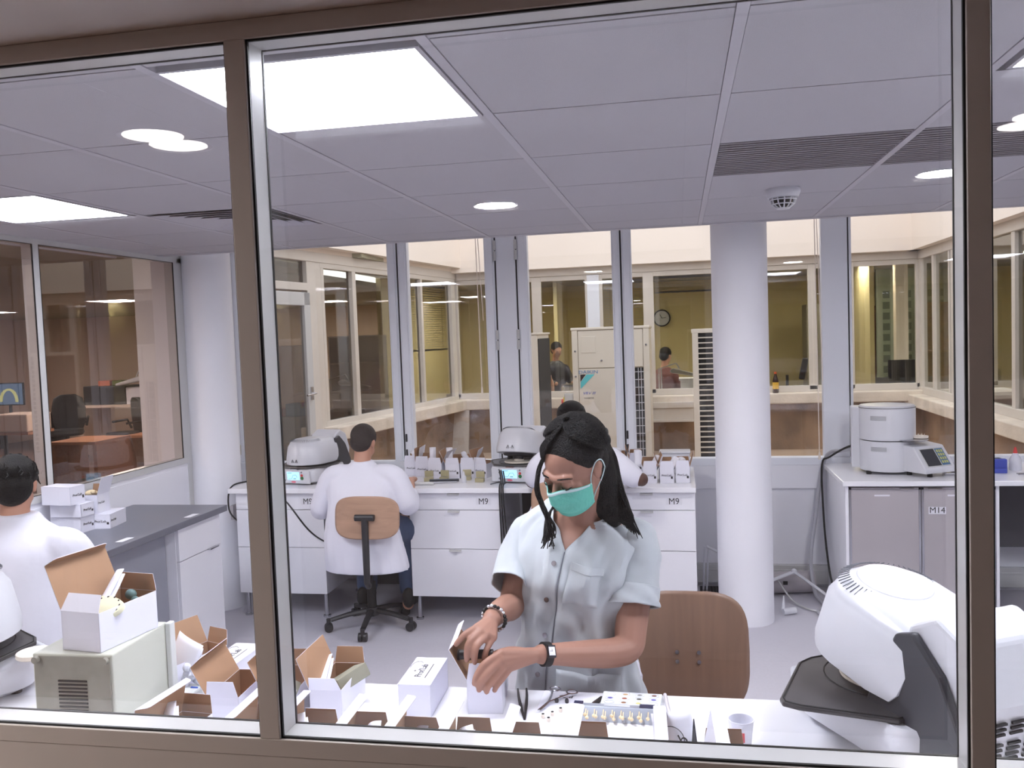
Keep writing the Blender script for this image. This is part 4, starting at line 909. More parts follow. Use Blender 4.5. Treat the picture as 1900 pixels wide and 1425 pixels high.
# her right hand: fingers pointing down over the dark object
def palm(q, w, ks, r=.013):
    for k in ks: limb(q, [(*w, .02), (*[(a + b) / 2 for a, b in zip(w, k)], .0165), (*k, r)], 3, 10)
wR = (-.518, 2.268, 1.114)
kn = [(-.545, 2.212, 1.112), (-.532, 2.204, 1.106), (-.517, 2.207, 1.097), (-.503, 2.218, 1.088)]
palm(q, wR, kn); 
for a, b in zip(kn, kn[1:]): limb(q, [(*a, .0125), (*b, .012)], 3, 8)
limb(q, [(*kn[0], .0115), (-.566, 2.188, 1.107, .0095), (-.583, 2.178, 1.092, .0085), (-.592, 2.174, 1.082, .0075)], 4, 10)
limb(q, [(*kn[1], .0115), (-.556, 2.172, 1.088, .0098), (-.562, 2.168, 1.06, .009), (-.564, 2.172, 1.042, .0078)], 4, 10)
limb(q, [(*kn[2], .0115), (-.536, 2.172, 1.08, .0096), (-.542, 2.168, 1.052, .0088), (-.543, 2.172, 1.036, .0076)], 4, 10)
limb(q, [(*kn[3], .0105), (-.514, 2.19, 1.066, .0085), (-.52, 2.185, 1.046, .0078), (-.521, 2.188, 1.036, .007)], 4, 10)
limb(q, [(-.53, 2.25, 1.098, .015), (-.552, 2.238, 1.072, .0125), (-.563, 2.222, 1.05, .0105), (-.566, 2.212, 1.034, .009)], 4, 10)
# her left hand: resting over the front of the carton
wL = (-.392, 2.268, 1.027)
kl = [(-.474, 2.19, 1.056), (-.474, 2.182, 1.043), (-.467, 2.186, 1.03), (-.455, 2.198, 1.018)]
palm(q, wL, kl, .0135)
for a, b in zip(kl, kl[1:]): limb(q, [(*a, .0125), (*b, .012)], 3, 8)
for k, pts in zip(kl, ([(-.512, 2.158, 1.04, .0102), (-.532, 2.146, 1.012, .0095), (-.54, 2.148, .99, .008)], [(-.503, 2.152, 1.02, .0102), (-.522, 2.142, .995, .0095), (-.528, 2.146, .975, .008)],
                       [(-.49, 2.16, 1.004, .0098), (-.504, 2.145, .984, .009), (-.509, 2.148, .97, .0078)], [(-.472, 2.175, .995, .0088), (-.485, 2.16, .981, .0082), (-.49, 2.157, .97, .007)])):
    limb(q, [(*k, .0115)] + pts, 4, 10)
limb(q, [(-.425, 2.25, 1.035, .016), (-.462, 2.235, 1.045, .0135), (-.497, 2.205, 1.045, .011), (-.518, 2.187, 1.035, .0095)], 4, 10)
q.build('body', M_skin, wt, remesh=.0032, smo=4, smooth=True)
# face details
fd = MB(); fd.T = Matrix.Translation(-WR) @ HM
for s in (-1, 1):
    b = MB(); b.T = fd.T; b.tube([(s * .014, -.0885, .0235), (s * .028, -.0905, .029), (s * .042, -.079, .026), (s * .05, -.068, .02)], [.0022, .003, .0026, .0014], 6, flat=.7); b.build('eyebrow', M_hair, wt, smooth=True)
    b = MB(); b.T = fd.T; b.tube([(s * .0175, -.0855, -.004), (s * .024, -.0878, -.0075), (s * .032, -.0885, -.0085), (s * .04, -.0855, -.0065), (s * .0465, -.079, -.002)], [.001, .0018, .0022, .0018, .001], 6); b.build('eyelashes', M_black, wt, smooth=True)
b = MB(); b.T = fd.T; b.sphere((.079, .006, -.037), .0035, 10, 8); b.build('earring', M_chrome, wt, smooth=True)
# mask
def mask_pt(u, v):
    a = (u - .5) * 2; th = a * 1.28; z = .004 * 0 + (-.012 - .098 * v) + .012 * (1 - abs(a)) * (1 - v)
    rx = .076 - .012 * v; ry = .107 + .012 * math.sin(PI * min(1, v * 1.1)) * (1 - abs(a) ** 2) - .016 * max(0, v - .6)
    pl = .003 * math.sin(v * PI * 6) * (1 - abs(a) ** 3)
    nose = .026 * math.exp(-(a / .2) ** 2) * max(0, 1 - v * 1.3)
    zz = z + (.022 * abs(a) ** 2.2) * (v - .25) * 1.2 - .006 * abs(a)
    return (math.sin(th) * (rx + pl * .3), -math.cos(th) * (ry - .008 + pl + nose) + .004, zz)
mk = MB(); mk.T = fd.T; mk.grid(mask_pt, 40, 26); mask = mk.build('surgical_mask', mat('mask_green', (106, 194, 177), .75, bump=.2, bscale=120), wt, solid=.0016, smooth=True)
mk = MB(); mk.T = fd.T; mk.grid(lambda u, v: tuple(1.012 * c if i < 2 else c for i, c in enumerate(mask_pt(.03 + u * .94, .01 + v * .07))), 36, 2); mk.build('nose_band', mat('mask_white', (196, 220, 222), .7), mask, solid=.0012, smooth=True)
for s in (-1, 1):
    mk = MB(); mk.T = fd.T; p0 = mask_pt(.5 + s * .49, .05); p1 = mask_pt(.5 + s * .49, .8)
    mk.tube(crv([p0, (s * .074, -.022, -.004), (s * .079, .004, .026), (s * .084, .026, .022), (s * .083, .034, -.01)], 4), .0017, 6)
    mk.tube(crv([p1, (s * .068, -.01, -.062), (s * .08, .012, -.034), (s * .083, .034, -.01)], 4), .0017, 6); mk.build('ear_loop', mat('mask_white', (1, 1, 1)), mask, smooth=True)
# hair
q = MB(); q.T = fd.T
q.sphere((0, .024, .046), (.081, .092, .088), 28, 18); q.sphere((0, .06, -.01), (.07, .06, .075), 20, 14)
q.sphere((.0, .075, -.05), (.055, .045, .06), 16, 12)
cap = q.build('hair', M_hair, wt, remesh=.005, smo=6, smooth=True)
random.seed(11); q = MB(); q.T = fd.T
def on_cap(a, t, r=1.0):   # strands running from the parting down the side s
    return None
for s in (-1, 1):
    for k in range(64):
        a0 = -86 + 172 * k / 63 + random.uniform(-1, 1); pts = []
        for i in range(11):
            t_ = i / 10; el = math.radians(84 - (88 + 6 * random.random()) * t_); az = math.radians(a0 + (max(18, a0 + 14) - a0) * t_ ** .75)
            r_ = 1.0 + .012 * math.sin(t_ * PI) + random.uniform(-.004, .004)
            pts.append((s * .089 * r_ * math.cos(el) * math.cos(az) + .004, .024 + .101 * r_ * math.cos(el) * math.sin(az), .046 + .095 * r_ * math.sin(el)))
        q.tube(crv(pts, 2), [random.uniform(.0035, .005)] * 19 + [.0028, .0015], 5)
for k in range(26):
    pts = []; e = k / 25
    for i in range(11):
        t_ = i / 10; el = math.radians(84 - (80 + 14 * e) * t_); az = math.radians(-88 + (30 + 34 * e) * t_ ** .8); r_ = 1.0 + .01 * math.sin(t_ * PI)
        pts.append((-.089 * r_ * math.cos(el) * math.cos(az) + .004, .024 + .101 * r_ * math.cos(el) * math.sin(az), .046 + .095 * r_ * math.sin(el)))
    q.tube(crv(pts, 2), [.0042] * 19 + [.003, .002], 5)
q.build('hair_strands', M_hair, cap, smooth=True)
q = WB(); random.seed(4)     # loose front strand beside the face and long tail behind the shoulder
for k in range(16):
    j = lambda a: random.uniform(-a, a)
    q.tube(crv([(-.355 + j(.006), 2.39 + j(.006), 1.572 + j(.01)), (-.385 + j(.004), 2.36 + j(.006), 1.52), (-.392 + j(.005), 2.345 + j(.006), 1.46), (-.378 + j(.006), 2.36 + j(.008), 1.40), (-.365 + j(.014), 2.39 + j(.01), 1.345 + j(.01)), (-.378 + j(.02), 2.405 + j(.006), 1.30 + j(.022))], 4), [.0032] * 12 + [.0026] * 5 + [.0015] * 4, 5)
for k in range(80):
    e = k / 79; j = lambda a_: random.uniform(-a_, a_); en = .25 + .75 * random.random()
    pts = [(-.262 + .05 * e, 2.50 + j(.006), 1.585 - .02 * e), (-.225 + .035 * e, 2.505 + j(.01), 1.52), (-.222 + .045 * e, 2.51 + j(.012), 1.45), (-.212 + .055 * e, 2.515 + j(.012), 1.385), (-.19 + .045 * e + j(.006), 2.5, 1.345), (-.165 + .045 * e * en + j(.01), 2.49, 1.335 - .05 * e * en)]
    q.tube(crv(pts, 4), [.006] * 10 + [.0045] * 6 + [.003, .0025, .002, .0016, .001], 5)
for k in range(14):
    j = random.uniform(-1, 1); q.tube(crv([(-.36 + .004 * j, 2.50, 1.40 + .02 * j), (-.38 + .006 * j, 2.45, 1.36), (-.372 + .02 * j, 2.42, 1.30 + .01 * j)], 4), .0026, 5)
limb(q, [(-.262, 2.5, 1.56, .06), (-.235, 2.51, 1.47, .056), (-.225, 2.52, 1.395, .046), (-.2, 2.52, 1.345, .03)])
q.build('loose_hair', M_hair, cap, smooth=True)
q = MB(); q.T = fd.T; q.sphere((.06, .09, .06), (.014, .02, .016), 12, 8); q.sphere((.072, .085, .045), (.011, .012, .02), 12, 8); q.build('hair_clip', M_black, wt, smooth=True)
# tunic
def tor(z):
    T_ = crv([t_ for t_ in TOR], 6)
    for a, b in zip(T_, T_[1:]):
        if a[0] <= z <= b[0]:
            f = (z - a[0]) / (b[0] - a[0]); return [x + (y - x) * f for x, y in zip(a, b)]
    return T_[0] if z < T_[0][0] else T_[-1]
GAR = [(.60, -.318, 2.58, .205, .15), (.72, -.319, 2.575, .198, .142), (.84, -.322, 2.565, .188, .132), (.94, -.326, 2.55, .172, .124), (1.04, -.326, 2.54, .158, .12), (1.12, -.322, 2.535, .158, .127), (1.18, -.317, 2.53, .168, .132), (1.24, -.31, 2.545, .182, .126), (1.29, -.303, 2.56, .182, .104), (1.32, -.30, 2.565, .158, .086), (1.35, -.297, 2.562, .11, .072), (1.375, -.295, 2.56, .082, .062)]
GC = crv(GAR, 6)
def gar(z):
    for a, b in zip(GC, GC[1:]):
        if a[0] <= z <= b[0]:
            f = (z - a[0]) / max(1e-9, b[0] - a[0]); return [x + (y - x) * f for x, y in zip(a, b)]
    return GC[0] if z < GC[0][0] else GC[-1]
def vx(z):     # front opening: x of the two edges
    if z < 1.262: xx = -.336 - (1.262 - z) * .175; return xx, xx
    f = (z - 1.262) / (1.375 - 1.262); return -.336 - .048 * f, -.336 + .118 * f
from mathutils import noise as _nz
def tunic_pt(a, z, off=0):
    _, cx, cy, rx, ry = gar(z)
    fold = .0045 * math.sin(a * 5 + z * 9) * max(0, min(1, (1.2 - z) * 3)) + .003 * math.sin(a * 11 - z * 23) + .003 * math.sin(z * 41 + a * 2) * (1 if z < 1.1 else .4)
    fold += .018 * _nz.noise(Vector((math.cos(a) * 2.2 + z * 3, math.sin(a) * 2.2, z * 5 + math.cos(a) * 3))) + .009 * _nz.noise(Vector((math.cos(a) * 6 - z * 9, math.sin(a) * 6, z * 14)))
    sx = abs(math.cos(a)) ** .88 * math.copysign(1, math.cos(a)); sy = abs(math.sin(a)) ** .88 * math.copysign(1, math.sin(a))
    tilt = -.03 * math.cos(a) * max(0, (z - 1.2) / .17)      # her left shoulder hangs lower
    return (cx + (rx + fold + off) * sx, cy + (ry + fold + off) * sy, z + tilt)
def fa(x, z):   # angle on the front whose x is given
    _, cx, cy, rx, ry = gar(z); c = max(-1, min(1, (x - cx) / rx)); c = abs(c) ** (1 / .88) * math.copysign(1, c); return -math.acos(c)
def tun(u, v):
    z = .60 + v * .775; l, r = vx(z); aL, aR = fa(l, z), fa(r, z); a = aR + (2 * PI - (aR - aL)) * u
    return tunic_pt(a, z)
q = WB(); q.grid(tun, 110, 90)
def sleeve(q, pts, n=28, k=6):
    c = crv(pts, k); V = [Vector(p[:3]) for p in c]; rings = []; prev = None
    for i, p in enumerate(V):
        t_ = (V[min(i + 1, len(V) - 1)] - V[max(i - 1, 0)]).normalized(); u_ = Vector((1, 0, 0)) if prev is None else prev
        u_ = (u_ - u_.dot(t_) * t_).normalized(); prev = u_; w_ = t_.cross(u_); f = i / (len(V) - 1)
        rings.append([p + u_ * (c[i][3] + .0035 * math.sin(5 * a + 7 * f)) * math.cos(a) + w_ * (c[i][3] * .96 + .003 * math.sin(4 * a + 9 * f)) * math.sin(a) for a in [2 * PI * j / n for j in range(n)]])
    rings = [[v + (v - V[i]).normalized() * (.010 * _nz.noise(v * 14 + Vector((3, 1, 2))) + .005 * _nz.noise(v * 34)) for v in r] for i, r in enumerate(rings)]
    q.loft(rings, caps=False)
sleeve(q, [(-.425, 2.585, 1.315, .045), (-.455, 2.58, 1.285, .064), (-.476, 2.545, 1.235, .062), (-.492, 2.49, 1.185, .06), (-.50, 2.455, 1.158, .058)])
sleeve(q, [(-.185, 2.565, 1.29, .045), (-.15, 2.56, 1.262, .07), (-.144, 2.54, 1.2, .07), (-.147, 2.505, 1.14, .068), (-.149, 2.49, 1.112, .068)])
tunic = q.build('tunic', M_tunic, wt, solid=.003, smooth=True)
q = WB(); sleeve(q, [(-.1475, 2.505, 1.145, .0715), (-.149, 2.492, 1.12, .0735), (-.1505, 2.482, 1.098, .073)]); q.build('sleeve_cuff', M_tunic, tunic, solid=.006, smooth=True)
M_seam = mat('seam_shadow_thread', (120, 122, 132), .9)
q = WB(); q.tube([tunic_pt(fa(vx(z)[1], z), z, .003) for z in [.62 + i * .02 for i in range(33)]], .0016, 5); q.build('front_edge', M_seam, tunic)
for i, (z, dx) in enumerate(((1.236, -.018), (1.13, -.03), (1.02, -.024), (.905, -.022), (.8, -.02))):
    x = vx(z)[0] + dx; a = fa(x, z); p = Vector(tunic_pt(a, z, .004)); nrm = Vector((math.cos(a), math.sin(a) * 1.3, .05)).normalized()
    q = WB(); q.cyl(p, p + nrm * .003, .0075, n=16); q.build('button', M_steel, tunic, smooth=True)
def patch(name, x0, x1, z0, z1, m, off, sk=0, nu=10):
    q = WB(); q.grid(lambda u, v: tunic_pt(fa(x0 + (x1 - x0) * u + sk * (1 - v), z0 + (z1 - z0) * v - .02 * u), z0 + (z1 - z0) * v - .02 * u, off), nu, 10); return q.build(name, m, tunic, solid=.003, smooth=True)
patch('chest_pocket', -.315, -.222, 1.128, 1.238, M_tunic, .006, -.026)
patch('pocket_hem', -.315, -.222, 1.218, 1.24, M_tunic, .0085, -.0)
patch('hip_pocket', -.37, -.195, .76, .925, M_tunic, .006, 0)
q = WB()
for s in (-1, 1): limb(q, [(-.32 + s * .088, 2.57, .86, .1), (-.32 + s * .092, 2.58, .5, .075), (-.32 + s * .092, 2.6, .1, .07)])
q.build('trousers', M_coat, wt, smooth=True)
# watch and bracelet
q = WB(); ax = (Vector((-.385, 2.272, 1.026)) - Vector((-.34, 2.305, 1.016))).normalized(); c0 = Vector((-.374, 2.281, 1.0235)); T = Matrix.Translation(c0) @ ax.to_track_quat('Z', 'Y').to_matrix().to_4x4()
q.T = q.T @ T
qs = MB(); qs.T = q.T; qs.lathe([(.0305, -.011), (.0325, -.01), (.0325, .01), (.0305, .011)], n=32, sy=1.0); watch = qs.build('watch_strap', M_black, wt, smooth=True)
nv = (T.to_3x3().inverted() @ Vector((.05, -.86, .5))).normalized(); aw = math.atan2(nv.y, nv.x)
TW2 = q.T @ Matrix.Rotation(aw, 4, 'Z')
g = MB(); g.T = TW2; g.box(.028, .037, -.0165, .0165, -.0125, .0125) ; g.build('watch_case', M_darkm, watch, bevel=.002)
g = MB(); g.T = TW2; g.box(.0365, .0376, -.011, .011, -.009, .009); g.build('watch_dial', mat('dial_white', (240, 240, 248), .3), watch)
g = MB(); g.T = TW2; g.box(.0376, .038, -.0004, .0004, -.001, .007).box(.0376, .038, -.001, .006, -.0004, .0004); g.build('watch_hands', M_black, watch)
ax = Vector((-.02, -.2, -.01)).normalized(); c0 = Vector((-.5165, 2.288, 1.116)); T = Matrix.Translation(-WR + c0) @ ax.to_track_quat('Z', 'Y').to_matrix().to_4x4()
br = None
for k in range(22):
    a = 2 * PI * k / 22; g = MB(); g.T = T; g.sphere((.034 * math.cos(a) + .003, .034 * math.sin(a), .006 * math.cos(a)), .0052 if k % 3 else .006, 10, 8)
    dk = (k % 4) in (0, 1)
    if br is None: br = g.build('bracelet', M_black, wt, smooth=True)
    else: g.build('bead', M_black if dk else M_chrome, br, smooth=True)
tag(MB().cyl((-.588, 2.192, 1.048), (-.5, 2.2, 1.05), .0125, n=18).cyl((-.588, 2.192, 1.048), (-.592, 2.192, 1.048), .0145, n=18).build('dark_handpiece', M_dark, smooth=True), 'dark cylindrical handpiece held in the fingers of the masked woman', 'tool')

# ------------------------------------------------------------------ the others
def bend(rings_, n=36): return [ring_at((x, y, z), rx, ry, n) for z, x, y, rx, ry in crv(rings_, 4)]
# seated man, seen from behind
R0 = Vector((-2.0, 5.3, 0)); mt = thing('person', 'man in white lab coat seated at the far left bench, back to the camera', 'person', R0)
def MBm(): q = MB(); q.T = Matrix.Translation(-R0); return q
q = MBm(); HMm = Matrix.Translation((-2.022, 5.36, 1.215)) @ Matrix.Rotation(PI - .05, 4, 'Z') @ Matrix.Rotation(math.radians(26), 4, 'X')
head_solid(q, HMm); limb(q, [(-2.022, 5.345, 1.18, .056), (-2.02, 5.31, 1.09, .056), (-2.01, 5.28, 1.0, .07)])
q.loft(bend([(.58, -1.99, 5.22, .16, .12), (.75, -2.0, 5.23, .15, .11), (.95, -2.01, 5.26, .17, .1), (1.05, -2.015, 5.28, .12, .07)]))
for s, e, h in ((-1, (-2.31, 5.3, .8), (-2.26, 5.62, .93)), (1, (-1.72, 5.3, .83), (-1.8, 5.62, .93))):
    limb(q, [(-2.005 + s * .2, 5.28, 1.02, .055), (*e, .042), (*h, .028)]); q.sphere((h[0], h[1] + .05, h[2]), (.03, .06, .02))
for s in (-1, 1): limb(q, [(-1.99 + s * .09, 5.25, .64, .085), (-1.99 + s * .15, 5.6, .62, .07), (-1.99 + s * .15, 5.62, .3, .05), (-1.99 + s * .15, 5.58, .1, .04)])
q.build('body', M_skin3, mt, remesh=.008, smo=3, smooth=True)
q = MBm(); q.T = q.T @ HMm; q.sphere((0, .022, .046), (.083, .094, .083), 24, 16); q.sphere((0, .05, -.0), (.072, .06, .07), 20, 14); q.build('hair', mat('short_dark_hair', (40, 30, 28), .6, bump=.6, bscale=120), mt, remesh=.005, smo=3, smooth=True)
q = MBm(); q.loft([[(x + (.006 * math.sin(9 * k) if z < .9 else 0), y, zz) for k, (x, y, zz) in enumerate(r)] for z, r in zip([0] * 99, [ring_at((x, y, z), rx, ry, 48) for z, x, y, rx, ry in crv([(.44, -1.975, 5.21, .27, .165), (.52, -1.98, 5.2, .262, .165), (.62, -1.99, 5.19, .25, .16), (.72, -2.0, 5.2, .235, .15), (.85, -2.005, 5.23, .215, .14), (.95, -2.01, 5.26, .225, .13), (1.01, -2.012, 5.28, .225, .11), (1.05, -2.014, 5.295, .17, .09), (1.085, -2.018, 5.31, .09, .075), (1.115, -2.02, 5.325, .072, .068)], 4)])], )
for s, pts in ((-1, [(-2.12, 5.28, 1.03, .068), (-2.205, 5.28, 1.01, .078), (-2.26, 5.29, .92, .078), (-2.31, 5.3, .8, .072), (-2.29, 5.42, .845, .06)]), (1, [(-1.89, 5.28, 1.03, .068), (-1.805, 5.28, 1.01, .078), (-1.76, 5.29, .93, .078), (-1.72, 5.3, .83, .072), (-1.745, 5.42, .865, .06)])): limb(q, pts)
coat = q.build('lab_coat', M_coat, mt, remesh=.009, smo=5, smooth=True)
q = MBm()
for s in (-1, 1): limb(q, [(-1.99 + s * .09, 5.22, .64, .105), (-1.99 + s * .14, 5.52, .625, .092), (-1.99 + s * .15, 5.62, .5, .082), (-1.99 + s * .15, 5.62, .2, .068)])
q.build('jeans', M_jean, mt, smooth=True)
for s in (-1, 1): MBm().sphere((-1.99 + s * .16, 5.64, .13), (.05, .12, .05), 16, 10).sphere((-1.99 + s * .16, 5.56, .15), (.042, .05, .07), 16, 10).build('shoe', M_black, mt, smooth=True)
# second woman at the far bench, mostly hidden by the first
R0 = Vector((-.66, 5.3, 0)); mt = thing('person', 'dark haired woman in white coat at the far bench, mostly hidden behind the masked woman', 'person', R0)
q = MBm(); HMm = Matrix.Translation((-.678, 5.46, 1.325)) @ Matrix.Rotation(PI + .1, 4, 'Z') @ Matrix.Rotation(math.radians(12), 4, 'X')
head_solid(q, HMm); limb(q, [(-.645, 5.44, 1.29, .052), (-.645, 5.39, 1.2, .052), (-.65, 5.34, 1.12, .065)])
q.loft(bend([(.6, -.66, 5.25, .16, .12), (.8, -.66, 5.27, .15, .11), (1.05, -.655, 5.32, .16, .1), (1.15, -.65, 5.36, .12, .07)]))
limb(q, [(-.46, 5.36, 1.13, .052), (-.3, 5.34, 1.0, .044), (-.25, 5.36, .975, .042), (-.36, 5.6, .95, .03)]); limb(q, [(-.84, 5.34, 1.1, .052), (-.93, 5.38, .96, .042), (-.85, 5.6, .95, .028)])
for s in (-1, 1): limb(q, [(-.66 + s * .09, 5.28, .68, .085), (-.66 + s * .13, 5.62, .64, .07), (-.66 + s * .13, 5.64, .3, .05), (-.66 + s * .13, 5.6, .1, .04)])
q.build('body', M_skin2, mt, remesh=.008, smo=3, smooth=True)
q = MBm(); q.T = q.T @ HMm; q.sphere((0, .022, .046), (.092, .1, .088), 24, 16); q.sphere((0, .05, .03), (.08, .07, .075), 20, 14)
for k in range(22):
    x = -.075 + .15 * k / 21; q.tube(crv([(x * .7, -.06, .1), (x, .0, .128 - 6 * x * x), (x, .06, .11 - 6 * x * x), (x * .9, .105, .06), (x * .4, .12, .02)], 4), .0055, 5)
q.build('braided_hair', M_hair, mt, smooth=True)
q = MBm(); q.loft([ring_at((x, y, z), rx, ry, 48) for z, x, y, rx, ry in crv([(.5, -.72, 5.2, .3, .18), (.62, -.71, 5.2, .29, .18), (.75, -.69, 5.21, .26, .16), (.9, -.67, 5.24, .22, .14), (1.02, -.655, 5.3, .21, .13), (1.1, -.65, 5.34, .21, .11), (1.14, -.648, 5.36, .16, .09), (1.18, -.646, 5.38, .08, .07)], 4)])
limb(q, [(-.52, 5.35, 1.13, .07), (-.44, 5.35, 1.1, .08), (-.36, 5.34, 1.04, .078), (-.3, 5.345, .995, .07)]); limb(q, [(-.8, 5.34, 1.12, .07), (-.87, 5.34, 1.06, .075), (-.91, 5.36, .99, .068)])
q.build('lab_coat', M_coat, mt, remesh=.009, smo=5, smooth=True)
q = MBm()
for s in (-1, 1): limb(q, [(-.66 + s * .09, 5.26, .68, .105), (-.66 + s * .13, 5.54, .65, .092), (-.66 + s * .13, 5.64, .52, .082), (-.66 + s * .13, 5.64, .2, .068)]); q.sphere((-.66 + s * .13, 5.66, .09), (.045, .12, .045), 12, 8)
q.build('trousers', M_dark, mt, smooth=True)
# person cut by the left edge
R0 = Vector((-2.6, 3.05, 0)); mt = thing('person', 'dark haired person in white coat at the left edge, seated with back to the camera', 'person', R0)
q = MBm(); HMm = Matrix.Translation((-2.655, 3.08, 1.34)) @ Matrix.Rotation(PI + .5, 4, 'Z') @ Matrix.Rotation(math.radians(24), 4, 'X')
head_solid(q, HMm); limb(q, [(-2.65, 3.07, 1.29, .055), (-2.64, 3.05, 1.2, .056), (-2.62, 3.03, 1.1, .07)])
q.loft(bend([(.6, -2.58, 3.0, .17, .13), (.8, -2.6, 3.0, .17, .13), (1.05, -2.61, 3.02, .17, .11), (1.17, -2.62, 3.03, .12, .08)]))
for s in (-1, 1): limb(q, [(-2.61 + s * .19, 3.03, 1.13, .055), (-2.62 + s * .28, 3.08, .92, .045), (-2.68 + s * .2, 3.34, .94, .03)])
for s in (-1, 1): limb(q, [(-2.6 + s * .09, 3.02, .66, .085), (-2.62 + s * .1, 3.4, .6, .07), (-2.62 + s * .1, 3.42, .3, .05), (-2.62 + s * .1, 3.4, .06, .04)])
q.build('body', M_skin3, mt, remesh=.008, smo=3, smooth=True)
q = MBm(); q.T = q.T @ HMm; q.sphere((0, .022, .046), (.085, .096, .085), 24, 16); q.sphere((0, .05, -.01), (.076, .062, .08), 20, 14)
random.seed(2)
for k in range(60):
    a = random.uniform(0, 2 * PI); b_ = random.uniform(-.2, 1.3); p = Vector((.086 * math.cos(a) * math.cos(b_), .022 + .097 * math.sin(a) * math.cos(b_), .046 + .086 * math.sin(b_)))
    if p.y < -.03 and p.z < .1: continue
    q.tube([p, p + Vector((.01 * math.cos(a + 1), .01 * math.sin(a + 1), -.018)), p + Vector((.012 * math.cos(a), .012 * math.sin(a), -.034))], [.004, .004, .002], 5)
q.build('hair', M_hair, mt, smooth=True)
q = MBm(); q.loft([ring_at((x, y, z), rx, ry, 48) for z, x, y, rx, ry in crv([(.5, -2.56, 2.98, .27, .2), (.7, -2.57, 2.98, .25, .19), (.85, -2.58, 2.98, .24, .18), (1.0, -2.6, 3.0, .235, .165), (1.1, -2.61, 3.02, .235, .145), (1.16, -2.615, 3.03, .2, .11), (1.2, -2.625, 3.045, .12, .085), (1.24, -2.635, 3.06, .078, .07)], 4)])
limb(q, [(-2.46, 3.02, 1.14, .06), (-2.4, 3.03, 1.1, .088), (-2.35, 3.05, 1.0, .085), (-2.335, 3.1, .92, .08), (-2.4, 3.2, .9, .07)]); limb(q, [(-2.76, 3.02, 1.14, .06), (-2.82, 3.03, 1.1, .088), (-2.88, 3.05, 1.0, .085), (-2.9, 3.1, .92, .08), (-2.86, 3.2, .9, .07)])
q.build('lab_coat', M_coat, mt, remesh=.009, smo=5, smooth=True)
q = MBm()
for s in (-1, 1): limb(q, [(-2.6 + s * .09, 3.0, .66, .105), (-2.62 + s * .1, 3.32, .62, .09), (-2.62 + s * .1, 3.42, .48, .08), (-2.62 + s * .1, 3.42, .14, .066)]); q.sphere((-2.62 + s * .1, 3.46, .05), (.045, .12, .045), 12, 8)
q.build('trousers', M_jean, mt, smooth=True)
st = thing('stool', 'dark stool under the person at the left edge', 'stool', (-2.58, 3.0, 0))
MB().lathe([(.17, .48), (.18, .5), (.17, .53)], n=28).build('seat', M_dark, st, smooth=True)
for k in range(4):
    a = PI / 4 + k * PI / 2; MB().cyl((.1 * math.cos(a), .1 * math.sin(a), .5), (.19 * math.cos(a), .19 * math.sin(a), 0), .012).build('leg', M_steel, st, smooth=True)
# ================================================================== COURTYARD THINGS
M_ac = mat('cream_sheet_metal', (226, 218, 204), .45, noise=.03, nscale=2)
M_acd = mat('condenser_fins', (30, 31, 33), .7)
t = thing('outdoor_unit', 'tall cream outdoor air conditioning unit with blue lettering, largest in the courtyard', 'air conditioner', (-.75, 9.7, .38))
MB().box(-.425, .425, .02, .76, .06, 1.53).build('casing', M_ac, t, bevel=.006)
MB().box(-.435, .435, -.01, .78, 1.53, 1.56).build('top_lid', M_ac, t, bevel=.006)
MB().box(-.425, -.36, -.005, .02, .06, 1.53).box(.36, .425, -.005, .02, .06, 1.53).build('corner_post', M_ac, t, bevel=.004)
p = MB().box(-.355, .2 + .155, 0, .02, 1.11, 1.525).build('upper_panel', M_ac, t, bevel=.004)
MB().box(-.32, -.16, -.004, 0, 1.28, 1.46).build('service_hatch', M_ac, p, bevel=.002)
p = MB().box(-.355, .225, 0, .02, .08, 1.1).build('lower_panel', M_ac, t, bevel=.004)
text('DAIKIN', .052, mat('logo_blue', (60, 130, 190), .5), t, (-.25, -.002, 1.065), name='brand_lettering', sx=1.25)
MB().prism([(-.34, 1.04), (-.34, .96), (-.28, 1.04)], -.003, .0, 'y').build('logo_triangle', mat('logo_black', (50, 42, 40), .5), t)
MB().prism([(-.27, 1.04), (-.18, 1.04), (-.34, .88), (-.34, .955)], -.003, .0, 'y').build('logo_stripe', mat('logo_cyan', (104, 206, 214), .5), t)
text('VRV III', .045, mat('logo_violet', (78, 92, 190), .5), t, (-.25, -.002, .83), name='model_lettering', shear=.3, sx=1.1)
text('INVERTER', .024, mat('logo_black', (1, 1, 1)), t, (-.25, -.002, .775), name='model_lettering')
for x, z in ((-.1, 1.19), (-.39, 1.3), (-.39, 1.02), (-.39, .5), (.39, 1.35), (.2, 1.06), (.2, .5), (-.14, .4)): MB().cyl((x, -.004, z), (x, -.012, z), .011, n=10).build('screw', M_steel, t)
MB().box(.235, .355, .015, .03, .08, 1.1).build('coil', M_acd, t)
g = MB()
for k in range(12): g.cyl((.23, -.004, .12 + k * .085), (.36, -.004, .12 + k * .085), .004, n=5)
for x in (.3, .33): g.cyl((x, -.006, .08), (x, -.006, 1.1), .004, n=5)
g.build('wire_guard', M_white, t)
for x in (-.35, .35): MB().box(x - .05, x + .05, .05, .7, 0, .06).build('foot', M_steel, t)
t = thing('outdoor_unit', 'outdoor unit seen edge on with dark coil side, left of the large one', 'air conditioner', (-1.47, 8.55, .38))
MB().box(-.12, .09, 0, .8, .05, 1.5).build('casing', M_ac, t, bevel=.006); MB().box(.09, .1, .05, .79, .08, 1.46).build('coil', M_acd, t); MB().box(-.13, .105, -.01, .81, 1.5, 1.52).build('top_lid', M_ac, t, bevel=.004)
